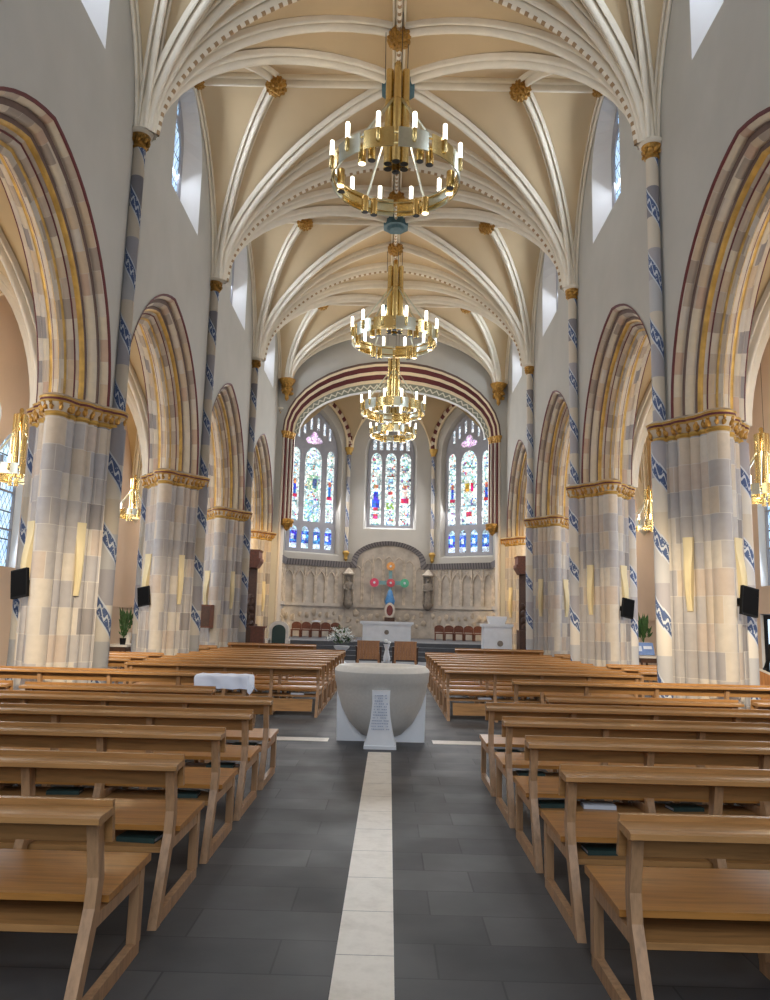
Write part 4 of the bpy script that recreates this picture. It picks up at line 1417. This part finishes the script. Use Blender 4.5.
o = mb.build('folded_cloth', M['cloth'], None, None, (-3.14, 35.08, ZPL + .67)); tag(o, 'white folded cloth on the back of the third chair under the left panelling', 'cloth')

for x, lb in ((-.57, 'low slatted wooden chair seen from behind, on the flower side of the altar'), (.64, 'low slatted wooden chair seen from behind, on the ambo side of the altar')):
    r = empty('sanctuary_chair', (x, 26.0, .34), 0, lb, 'chair', 'low wooden chairs before the altar')
    mb = MB()
    for q in range(7): mb.box(-.36 + .103 * q, -.36 + .103 * q + .098, -.02, .02, .14, .70)
    mb.build('backrest', M['box_wood'], r)
    mb = MB(); mb.box(-.37, .37, -.03, .03, .70, .74); mb.build('top_rail', M['box_wood'], r)
    mb = MB(); mb.box(-.36, .36, .02, .5, .30, .36); mb.build('seat', M['box_wood'], r)
    for sx in (-1, 1):
        mb = MB(); mb.box(sx * .34 - .03, sx * .34 + .03, -.03, .03, 0, .14); mb.build('leg', M['box_wood'], r)
        mb = MB(); mb.box(sx * .34 - .03, sx * .34 + .03, .43, .49, 0, .30); mb.build('leg', M['box_wood'], r)
        mb = MB(); mb.box(sx * .4 - .03, sx * .4 + .03, -.02, .5, .52, .56); mb.box(sx * .4 - .03, sx * .4 + .03, .44, .5, 0, .52); mb.build('arm', M['darkwood'], r)
vs = empty('white_vase', (.03, 27.3, .34), 0, 'small white vase standing between the two low wooden chairs', 'vase')
mb = MB().lathe([(.1, 0), (.13, .1), (.09, .28), (.06, .42), (.1, .56), (.12, .6), (.1, .6), (.05, .45)], 14); mb.build('body', M['white_marble'], vs, 50)
mb = MB()
for i in range(9): mb.ball((.08 * cos(i * 2.1), .08 * sin(i * 2.1), .66 + .03 * (i % 3)), .06, 6, 0, 1, 1, .8, .2)
mb.build('bloom', M['petal'], vs, 50)

fl = empty('flower_arrangement', (-1.42, 25.6, .34), 0, 'white lilies and greenery in a pale pedestal vase by the chancel steps', 'flowers')
mb = MB().lathe([(.16, 0), (.17, .04), (.07, .1), (.06, .28), (.13, .4), (.24, .5), (.26, .56), (.2, .57)], 16); mb.build('vase', M['white_marble'], fl, 50)
mb = MB()
for i in range(90):
    a = random.uniform(0, 2 * pi); t = random.uniform(.2, 1); l = random.uniform(.16, .3)
    b = Vector((.3 * t * cos(a), .3 * t * sin(a), .6 + .55 * random.random() * (1.2 - t)))
    d = Vector((cos(a), sin(a), random.uniform(.1, 1.2))).normalized(); s = d.cross(Vector((0, 0, 1))).normalized() * .035
    mb.add([b, b + d * l * .5 + s, b + d * l, b + d * l * .5 - s], [(0, 1, 2, 3)])
mb.build('foliage', M['leaf'], fl, 50, recalc=False)
bl = 0
for i in range(26):
    a = i * 2.4; t = .12 + .32 * sqrt(i / 26); z = .68 + .5 * (1 - (t / .46) ** 2) * random.uniform(.5, 1.1)
    c = Vector((t * cos(a), t * sin(a) - .05, z)); mb = MB()
    for q in range(6):
        b = q * pi / 3 + i; d = Vector((cos(b), sin(b), .55)); s = Vector((-sin(b), cos(b), 0)) * .04
        mb.add([c, c + d * .075 + s, c + d * .15, c + d * .075 - s], [(0, 1, 2, 3)])
    mb.ball(c, .03, 6)
    mb.build('bloom', M['petal'], fl, 50, recalc=False)

# cross with round medallions over a framed oval icon
def disc(mb, x, z, r, y0, y1, mi=0, n=20):
    mb.prism([(x + r * cos(2 * pi * i / n), z + r * sin(2 * pi * i / n)) for i in range(n)], y0, y1, 'y', mi)
EN = {'cx_red': lin(196, 74, 88), 'cx_pink': lin(206, 70, 104), 'cx_green': lin(84, 176, 140), 'cx_orange': lin(220, 156, 84), 'cx_blue': lin(70, 130, 190), 'cx_teal': lin(110, 150, 158), 'cx_dark': lin(112, 40, 34)}
for k_, v_ in EN.items(): M[k_] = plain(k_, v_, .4, 0, .2, 12)
cr = empty('enamel_cross', (.1, 37.55, 0), 0, 'cross of coloured round medallions above the altar against the apse wall', 'cross')
mb = MB(); mb.box(-.62, .62, -.03, .03, 3.44, 3.62); mb.box(-.08, .08, -.03, .03, 2.4, 4.25); mb.build('beam', M['cx_teal'], cr)
for nm, x, z, r_, mt in (('medallion', 0.02, 3.53, .2, 'cx_red'), ('medallion', -.76, 3.53, .21, 'cx_pink'), ('medallion', .68, 3.53, .21, 'cx_green'), ('medallion', 0, 4.32, .2, 'cx_orange')):
    mb = MB(); disc(mb, x, z, r_, -.09, -.03); disc(mb, x, z, r_ * .55, -.11, -.09, 0)
    p = mb.build(nm, M[mt], cr)
    mb = MB(); disc(mb, x, z, r_ * .28, -.125, -.11); mb.build('jewel', M['paper'], p)
mb = MB(); mb.lathe([(.02, 2.42), (.2, 2.5), (.24, 2.66), (.17, 2.9), (.1, 3.15), (.02, 3.2)], 12, (0, -.02), 0, 1, .5); mb.build('teardrop', M['cx_blue'], cr, 50)
tbn = empty('tabernacle', (.1, 37.3, ZPL), 0, 'white framed oval icon on a brown pedestal under the coloured cross', 'tabernacle')
mb = MB(); mb.box(-.24, .24, -.15, .2, 0, .95); mb.build('pedestal', M['darkwood'], tbn)
mb = MB(); mb.prism([(.24 * cos(2 * pi * i / 24), 1.28 + .36 * sin(2 * pi * i / 24)) for i in range(24)], -.1, .0, 'y'); mb.build('frame', M['white_frame'], tbn)
mb = MB(); mb.prism([(.15 * cos(2 * pi * i / 24), 1.28 + .25 * sin(2 * pi * i / 24)) for i in range(24)], -.13, -.1, 'y'); mb.build('icon', M['cx_dark'], tbn)

for sx, lb in ((-1, 'grey carved robed statue in its niche on the chair side of the altar'), (1, 'grey carved robed statue in its niche on the ambo side of the altar')):
    r = empty('niche_statue', (sx * 1.9, 37.7, 2.5), 0, lb, 'statue', 'niche statues beside the altar')
    mb = MB().lathe([(.05, -.25), (.2, -.1), (.24, 0), (.24, .06)], 10); mb.build('pedestal', M['statue'], r, 50)
    mb = MB().lathe([(.17, .06), (.19, .2), (.15, .5), (.16, .75), (.19, .9), (.17, 1.0), (.07, 1.06), (.06, 1.1)], 12, (0, 0), 0, 1, .75)
    mb.ball((0, -.01, 1.19), .095, 10, 0, .9, 1, 1.2)
    mb.tube([(-.18, -.02, .95), (-.2, -.1, .7), (-.05, -.17, .66)], [.06, .055, .04], 8)
    mb.tube([(.18, -.02, .95), (.2, -.1, .7), (.05, -.17, .72)], [.06, .055, .04], 8)
    mb.build('figure', M['statue'], r, 60)
    mb = MB().lathe([(.26, 1.38), (.28, 1.44), (.22, 1.5), (.12, 1.62), (.02, 1.72)], 8); mb.build('canopy', M['carved'], r, 30)
    for q in (-.25, .25):
        mb = MB(); mb.tube([(q, .05, .06), (q, .05, 1.4)], .03, 6); mb.build('niche_shaft', M['carved'], r, 40)

# dark carved canopied stalls behind the third pillars
for sx, lb in ((-1, 'dark carved wooden stall with a canopy beyond the third left pillar'), (1, 'dark carved wooden stall with a canopy beyond the third right pillar')):
    r = empty('canopied_stall', (sx * 5.25, 30.0, 0), 0, lb, 'stall', 'canopied wooden stalls')
    mb = MB(); mb.box(-.3, .3, -.35, .35, .5, 1.5); mb.build('desk', M['darkwood'], r)
    mb = MB(); mb.box(-.34, .34, -.4, .4, 0, .5); mb.build('plinth', M['darkwood'], r)
    mb = MB(); mb.box(-.22, .22, .2, .32, 1.5, 3.7); mb.build('back_panel', M['darkwood'], r)
    mb = MB(); mb.prism([(-.28, 3.6), (.28, 3.6), (.42, 3.85), (.42, 3.95), (.36, 3.95), (.36, 4.2), (.4, 4.28), (-.4, 4.28), (-.36, 4.2), (-.36, 3.95), (-.42, 3.95), (-.42, 3.85)], -.4, .35, 'y'); mb.build('canopy', M['redwood'], r)
    mb = MB()
    for q in range(12): mb.ball((.18 * cos(q * 2.2), -.3 + .1 * sin(q * 1.7), 1.5 + .09 * q), .11, 6, 0, 1, .8, 1.1, .3)
    mb.build('carving', M['darkwood'], r, 50)

# ------------------------------------------------------------------ aisle things
def pot_plant(x, y, z, label, s=1.0, pot='terracotta', dry=False):
    r = empty('potted_plant', (x, y, z), random.random(), label, 'plant')
    mb = MB().lathe([(.13, 0), (.16, .3), (.17, .33), (.14, .33), (.13, .3)], 14); mb.build('pot', M[pot], r, 50)
    mb = MB()
    for i in range(46):
        a = random.uniform(0, 2 * pi); b = Vector((0, 0, .32)); up_ = random.uniform(.2, .8)
        tip = Vector((.28 * cos(a) * random.random(), .28 * sin(a) * random.random(), .35 + up_))
        d = (tip - b).normalized(); s_ = d.cross(Vector((sin(a), cos(a), .3))).normalized() * .05
        c = b.lerp(tip, .7)
        mb.add([b.lerp(tip, .45), c + s_, tip, c - s_], [(0, 1, 2, 3)])
        if i % 4 == 0: mb.tube([b, c], .008, 5)
    mb.build('foliage', M['leaf'], r, recalc=False)
    r.scale = (s, s, s)
    return r
def console(x, y, w, d, h, label, rz=0):
    r = empty('console_table', (x, y, 0), rz, label, 'table')
    mb = MB(); mb.box(-w / 2, w / 2, -d / 2, d / 2, h - .06, h); mb.build('tabletop', M['white_frame'], r)
    mb = MB(); mb.box(-w / 2 + .05, w / 2 - .05, -d / 2 + .03, d / 2 - .03, h - .2, h - .06); mb.build('apron', M['darkwood'], r)
    for sx in (-1, 1):
        for sy in (-1, 1):
            mb = MB(); mb.box(sx * (w / 2 - .07) - .03, sx * (w / 2 - .07) + .03, sy * (d / 2 - .06) - .03, sy * (d / 2 - .06) + .03, 0, h - .2); mb.build('leg', M['darkwood'], r)
    return r
console(-8.45, 25.6, .8, 1.7, .78, 'pale topped table with plants against the left aisle wall')
pot_plant(-8.5, 25.95, .78, 'green plant in a white pot on the left aisle table', 1.1)
pot_plant(-8.3, 25.1, .78, 'low dark plant beside the white pot on the left aisle table', .62, 'black')
console(8.2, 25.4, .8, 1.7, .85, 'pale topped table with a display board against the right aisle wall')
pot_plant(8.35, 25.9, .85, 'tall dried plant on the right aisle table behind the board', 1.2)
r = empty('display_board', (8.05, 25.0, .875), .0, 'tilted blue and white board on the right aisle table', 'sign')
T = Matrix.Rotation(radians(-28), 4, 'X')
M['sign_blue'] = plain('sign_blue', lin(96, 124, 176), .5, 0, .1)
mb = MB(); mb.box(-.36, .36, -.01, .01, 0, .42, 0, T); mb.build('board', M['sign_blue'], r)
mb = MB(); mb.box(-.3, -.02, -.016, -.009, .12, .3, 0, T); mb.box(.04, .3, -.016, -.009, .2, .3, 0, T); mb.build('printed_sheet', M['paper'], r)
mb = MB(); mb.box(-.03, .03, .0, .18, 0, .03); mb.build('prop', M['black'], r)

# glazed side door in the right aisle wall
dr = empty('door_1', (XW + .12, 18.22, 0), 0, 'glazed side door with a dark frame in the right aisle', None, None, 'structure')
mb = MB()
for y0, y1, z0, z1 in ((-.67, -.55, 0, 2.08), (.55, .67, 0, 2.08), (-.55, .55, 1.98, 2.08), (-.55, .55, 0, .12), (-.04, .04, .12, 1.98)): mb.box(-.05, .05, y0, y1, z0, z1)
mb.build('door_frame', M['black'], dr)
t = NT('daylit_glass'); t.col((.55, .72, .9)); t.b.inputs['Emission Color'].default_value = (.62, .8, 1, 1); t.b.inputs['Emission Strength'].default_value = .9; M['dayglass'] = t.fin(.1)
mb = MB(); mb.box(-.01, .01, -.55, .55, .12, 1.98); mb.build('pane', M['dayglass'], dr)
sc_ = empty('slanted_screen', (7.72, 16.6, 0), 0, 'low brown wooden screen with a sloping top at the right picture edge', 'screen')
mb = MB(); mb.prism([(-.42, 0), (.6, 0), (.6, .66), (-.42, 1.1)], -.03, .03, 'y'); mb.build('panel', M['box_wood'], sc_)
mb = MB(); mb.prism([(-.45, 1.1), (.62, .64), (.62, .69), (-.45, 1.15)], -.05, .05, 'y'); mb.build('capping', M['white_frame'], sc_)

# visitor in dark clothes standing behind the screen at the picture edge
def make_person(loc, rz, label):
    J = {'pelvis': (0, 0, .95, .15, .11), 'waist': (0, 0, 1.1, .14, .1), 'chest': (0, .01, 1.3, .17, .115), 'collar': (0, .0, 1.42, .1, .08), 'neck': (0, .01, 1.5, .055, .055), 'skull': (0, .03, 1.6, .075, .085), 'crown': (0, .02, 1.69, .06, .07)}
    E = [('pelvis', 'waist'), ('waist', 'chest'), ('chest', 'collar'), ('collar', 'neck'), ('neck', 'skull'), ('skull', 'crown')]
    for s_, q in ((-1, 'l'), (1, 'r')):
        J.update({'sh' + q: (s_ * .19, 0, 1.38, .07, .07), 'el' + q: (s_ * .25, .02, 1.1, .05, .05), 'wr' + q: (s_ * .24, .14, .88, .03, .034), 'pa' + q: (s_ * .235, .18, .80, .024, .042),
                  'hi' + q: (s_ * .1, 0, .88, .1, .1), 'kn' + q: (s_ * .11, .02, .5, .062, .065), 'an' + q: (s_ * .11, -.02, .1, .045, .05), 'to' + q: (s_ * .12, .14, .045, .045, .035)})
        E += [('collar', 'sh' + q), ('sh' + q, 'el' + q), ('el' + q, 'wr' + q), ('wr' + q, 'pa' + q), ('pelvis', 'hi' + q), ('hi' + q, 'kn' + q), ('kn' + q, 'an' + q), ('an' + q, 'to' + q)]
        for f_, (dx, ln_) in enumerate(((-.03, .075), (-.01, .09), (.012, .085), (.032, .065))):
            k1, k2 = 'f%d%s' % (f_, q), 'g%d%s' % (f_, q)
            J[k1] = (s_ * .235, .185 + dx * .9, .80 - ln_ * .6, .009, .009); J[k2] = (s_ * .228, .195 + dx * .9, .80 - ln_ * 1.15, .008, .008)
            E += [('pa' + q, k1), (k1, k2)]
        J['th' + q] = (s_ * .225, .235, .80, .01, .01); J['ti' + q] = (s_ * .22, .25, .765, .009, .009)
        E += [('wr' + q, 'th' + q), ('th' + q, 'ti' + q)]
    ks = list(J); ix = {k: i for i, k in enumerate(ks)}
    me = bpy.data.meshes.new('person'); me.from_pydata([J[k][:3] for k in ks], [(ix[a], ix[c]) for a, c in E], [])
    tmp = bpy.data.objects.new('person_tmp', me); COL.objects.link(tmp)
    sk = tmp.modifiers.new('Skin', 'SKIN')
    for i, k in enumerate(ks):
        me.skin_vertices[0].data[i].radius = J[k][3:5]
    me.skin_vertices[0].data[ix['pelvis']].use_root = True
    sub = tmp.modifiers.new('Sub', 'SUBSURF'); sub.levels = sub.render_levels = 2
    dg = bpy.context.evaluated_depsgraph_get()
    m2 = bpy.data.meshes.new_from_object(tmp.evaluated_get(dg))
    bpy.data.objects.remove(tmp)
    for mt in ('skin', 'black', 'trouser'): m2.materials.append(M[mt])
    for pl in m2.polygons:
        c = pl.center; pl.use_smooth = True
        pl.material_index = 0 if c.z > 1.47 or (c.z < .87 and abs(c.x) > .19 and c.y > .1) else (2 if c.z < .93 else 1)
        if c.z < .09: pl.material_index = 1
    o = bpy.data.objects.new('person', m2); o.location = loc; o.rotation_euler = (0, 0, rz); link(o)
    tag(o, label, 'person')
    mb = MB(); mb.ball((0, .0, 1.655), .1, 14, 0, .86, 1.0, 1.0)
    mb.build('hair', M['hair'], o, 60)
    mb = MB(); mb.ball((0, .125, 1.6), .017, 6, 0, .8, 1, 1.4); mb.build('nose', M['skin'], o, 60)
    for s_ in (-1, 1):
        mb = MB(); mb.ball((s_ * .032, .108, 1.625), .012, 8); mb.build('eye', M['paper'], o, 60)
        mb = MB(); mb.ball((s_ * .085, .02, 1.6), .026, 8, 0, .4, .7, 1.2); mb.build('ear', M['skin'], o, 60)
    mb = MB(); mb.ball((0, .108, 1.555), .022, 8, 0, 1.1, .5, .35); mb.build('mouth', M['lip'], o, 60)
M['skin'] = plain('skin', lin(206, 164, 140), .55, 0, .05); M['trouser'] = plain('dark_trousers', lin(36, 38, 46), .9, 0, .1)
M['hair'] = plain('dark_hair', lin(50, 38, 30), .7, 0, .2, 20); M['lip'] = plain('lip', lin(176, 106, 96), .5, 0, .05)
make_person((8.4, 17.15, 0), .5, 'person in dark clothes standing behind the sloping screen at the right picture edge')


# ------------------------------------------------------------------ light
def area(name, loc, target, sx, sy, power, color):
    L = bpy.data.lights.new(name, 'AREA'); L.shape = 'RECTANGLE'; L.size = sx; L.size_y = sy; L.energy = power; L.color = color
    o = bpy.data.objects.new(name, L); COL.objects.link(o); o.location = loc
    o.rotation_euler = (Vector(target) - Vector(loc)).to_track_quat('-Z', 'Y').to_euler()
    return o
def spot(name, loc, target, power, color, angle=90, blend=.6, r=.15):
    L = bpy.data.lights.new(name, 'SPOT'); L.energy = power; L.color = color; L.spot_size = radians(angle); L.spot_blend = blend; L.shadow_soft_size = r
    o = bpy.data.objects.new(name, L); COL.objects.link(o); o.location = loc
    o.rotation_euler = (Vector(target) - Vector(loc)).to_track_quat('-Z', 'Y').to_euler()
    return o
def point(name, loc, power, color, r=.3):
    L = bpy.data.lights.new(name, 'POINT'); L.energy = power; L.color = color; L.shadow_soft_size = r
    o = bpy.data.objects.new(name, L); COL.objects.link(o); o.location = loc
    return o
W = bpy.data.worlds.new('sky'); SC.world = W; W.use_nodes = True
bg = W.node_tree.nodes['Background']; bg.inputs[0].default_value = (.78, .88, 1, 1); bg.inputs[1].default_value = .4
DAY = (.82, .90, 1); WARM = (1, .78, .48); WARM2 = (1, .86, .66)
area('west_opening_fill', (0, -4.6, 7.5), (0, 20, 5), 6, 10, 640, DAY)  # added area lamp standing in for daylight through an assumed west window
for side in (-1, 1):
    for k in range(-1, 3):
        mid = PY(k) + BAY / 2
        area('clerestory_daylight', (side * 5.3, mid + .56, 12.7), (0, mid, 10), .9, 2.0, 95, DAY)
        area('aisle_daylight', (side * (XW - .05), mid, 4.2), (0, mid, 3.0), 3.2, 2.6, 130, DAY)
for i in (1, 2, 3):
    a, d, nin, L = facet(i)
    p = Vector(facet_pt(i, L / 2, 8.2, .15)); area('apse_daylight', p, p + nin * 5 + Vector((0, 0, -1.5)), 2.2, 4, 260, (.95, .97, 1))
for (cx_, y, z, s_, lb_) in CHANDS[:3]:
    spot('chandelier_uplight', (0, y, z + .6), (0, y, 20), 190, WARM2, 165, .8, .5)
    spot('chandelier_downlight', (0, y, z - .4), (0, y, 0), 60, WARM2, 150, .9, .4)
for side in (-1, 1):
    for y in (9.5, 16, 22.9, 30):
        point('aisle_lamp', (side * 7.7, y, 5.6), 120, WARM, .3)
    spot('sanctuary_fill_spot', (side * 2.5, 30, 9.5), (side * 1.5, 37.5, 2.6), 380, WARM2, 75, .8, .4)  # added unseen fill that brightens the apse wall and dado
    spot('chancel_spot', (side * 1.5, 26, 9), (side * 5.5, 33.2, 3.0), 2600, (1, .68, .3), 30, .6)
    spot('pier_fill_spot', (side * -1.5, -4.2, 6.5), (side * 5.6, 13.2, 1.2), 13000, (1, .84, .6), 15, .9, .4)  # added unseen spots that warm the lower faces of the nearest piers
    spot('pier_fill_spot', (side * -1.5, -4.2, 6.5), (side * 5.6, 19.8, 1.4), 12000, (1, .84, .6), 10, .9, .4)  # same added warm fill for the second pair of piers
SC.view_settings.view_transform = 'Standard'; SC.view_settings.look = 'None'; SC.view_settings.gamma = 1; SC.view_settings.exposure = .28
SC.view_settings.use_curve_mapping = False
SC.cycles.use_denoising = True
SC.cycles.max_bounces = 8; SC.cycles.diffuse_bounces = 5; SC.cycles.sample_clamp_indirect = 6
